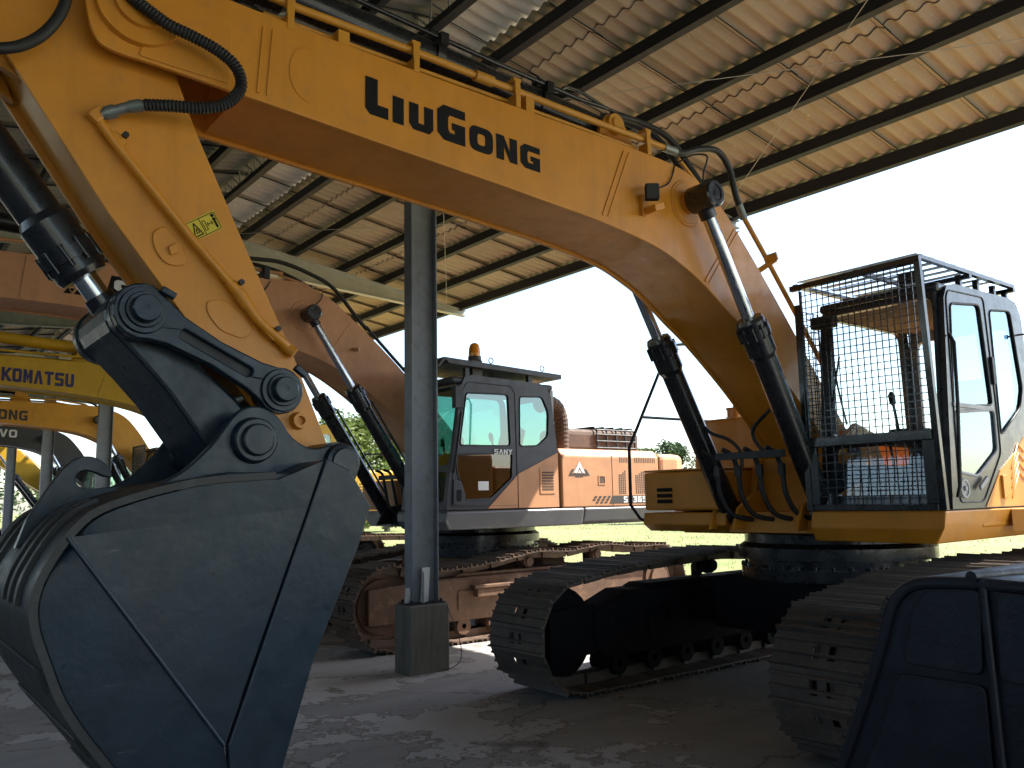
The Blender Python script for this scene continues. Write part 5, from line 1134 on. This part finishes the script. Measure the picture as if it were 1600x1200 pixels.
# ------------------------------------------------------------------ vegetation
def leaf_cloud(mb, blobs, per, size, rnd):
    for (cx, cy, cz, r) in blobs:
        for _ in range(per):
            while True:
                v = Vector((rnd.uniform(-1, 1), rnd.uniform(-1, 1), rnd.uniform(-1, 1)))
                if .25 < v.length < 1: break
            p = Vector((cx, cy, cz))+v*r*(.75+.25*rnd.random())
            a = Vector((rnd.uniform(-1, 1), rnd.uniform(-1, 1), rnd.uniform(-.6, .6))).normalized()*size*rnd.uniform(.6, 1.3)
            b = a.orthogonal().normalized()*size*rnd.uniform(.35, .6)
            b.rotate(Quaternion(a.normalized(), rnd.uniform(0, 6.3)))
            mb.add([p-a, p+b, p+a, p-b], [(0, 1, 2, 3)])
def tree_parts(seed, h, w, per, size, nb=16, low=.18):
    rnd = random.Random(seed); bl = []
    for k in range(nb):
        a = rnd.uniform(0, 6.28); rr = w*rnd.uniform(.1, .75); z = h*rnd.uniform(low, .86); s = (1-abs(z/h-.5)*.8)
        bl.append((rr*s*math.cos(a), rr*s*math.sin(a), z, w*rnd.uniform(.28, .48)*s))
    c = MB(); leaf_cloud(c, bl, per, size, rnd)
    t = MB(); t.cyl((0, 0, -.1), (.1, .05, h*.5), h*.028, h*.012, 8)
    for b in bl[:7]: t.cyl((.05, .02, h*rnd.uniform(.2, .42)), (b[0]*.9, b[1]*.9, b[2]), h*.011, h*.004, 6)
    return c, t
def plant(meshes, x, y, s, label, group, rz):
    cm, tm = meshes; t = thing('tree', label, 'tree', (x, y, -.05), group)
    for nm, me in (('crown', cm), ('trunk', tm)):
        o = bpy.data.objects.new(nm, me); COL.objects.link(o); o.parent = t
    t.scale = (s, s, s); t.rotation_euler = (0, 0, rz); return t
def vegetation():
    kinds = []
    for i, (h, w, per, size, mat) in enumerate(((6, 3.0, 420, .13, 'leaf_lime'), (8, 3.4, 420, .17, 'leaf_green'), (9, 4.0, 420, .2, 'leaf_dark'))):
        c, t = tree_parts(20+i, h, w, per, size, 18, .14)
        kinds.append((c.mesh('crown', mat), t.mesh('trunk', 'bark')))
    lab = ['bright lime-green bushy tree standing in the field behind the boom cylinders', 'mid-green round tree in the field', 'dark green spreading tree in the field']
    # (distance, angle left of +Y in degrees, kind, scale, label)
    P = [(46, 63.2, 0, 1.15, 'lime-green bushy tree seen between the orange excavator boom and the big bucket'),
         (52, 60.5, 0, 1.05, 'lime-green tree seen through the far boom cylinders, left of the grey column'),
         (60, 64.9, 0, 1.3, 'rounded lime-green tree showing just above the black bucket beside the stick tip'),
         (85, 57.5, 1, .9, 'green tree far off directly behind the grey column'),
         (75, 74.5, 1, .8, 'small green tree far off above the lifting hook of the bucket'),
         (82, 79.5, 0, 1.1, 'pale green tree at the far left beyond the row of machines'),
         (95, 43.0, 1, .95, 'hazy green tree on the skyline left of the fuel tank'),
         (62, 41.1, 2, .68, 'dark green tree close behind the left edge of the orange-yellow fuel tank'),
         (58, 36.6, 1, .98, 'green treetop rising above the fuel tank between boom and handrail'),
         (105, 43.0, 2, .8, 'dark tree on the skyline above the rear of the faded orange excavator'),
         (60, 27.0, 1, .7, 'green tree in the field hidden behind the mesh guard of the cab'),
         (90, 18.0, 2, .9, 'dark green tree beyond the cab door at the right edge')]
    for k, (d, a, kd, s, l) in enumerate(P):
        plant(kinds[kd], -d*math.sin(R(a)), d*math.cos(R(a)), s, l, 'trees standing in the field', k*1.3)
    rnd = random.Random(3); m = MB()
    for k in range(150):
        a = -25+115*k/150+rnd.uniform(-.5, .5); d = rnd.uniform(120, 165); h = rnd.uniform(3, 6.5)*(1 if a < 66 else 1.7)
        x, y = -d*math.sin(R(a)), d*math.cos(R(a))
        leaf_cloud(m, [(x+rnd.uniform(-3, 3), y+rnd.uniform(-3, 3), h*.35, h*.4), (x+rnd.uniform(-2, 2), y, h*.65, h*.36), (x+rnd.uniform(-4, 4), y+rnd.uniform(-2, 2), h*.2, h*.35)], 60, .42, rnd)
    o = m.build('distant_woods', 'leaf_dark'); tag(o, 'low hazy line of dark green woods along the horizon', 'woods', kind='stuff')
    m = MB()
    for _ in range(20000):
        x = rnd.uniform(-70, 12); y = 11.2+(rnd.random()**1.7)*45; hgt = rnd.uniform(.02, .075)*(1+.6*math.sin(x*.7)*math.sin(y*.5)); a = rnd.uniform(0, 6.28); w = .012*(1+(y-11)*.05)
        dx, dy = math.cos(a)*w, math.sin(a)*w; lx, ly = rnd.uniform(-.04, .04), rnd.uniform(-.04, .04)
        m.add([(x-dx, y-dy, -.06), (x+dx, y+dy, -.06), (x+lx, y+ly, -.05+hgt)], [(0, 1, 2)])
    o = m.build('field_grass', 'blade'); tag(o, 'short sunlit grass covering the field outside the shed', 'grass', kind='stuff')
vegetation()
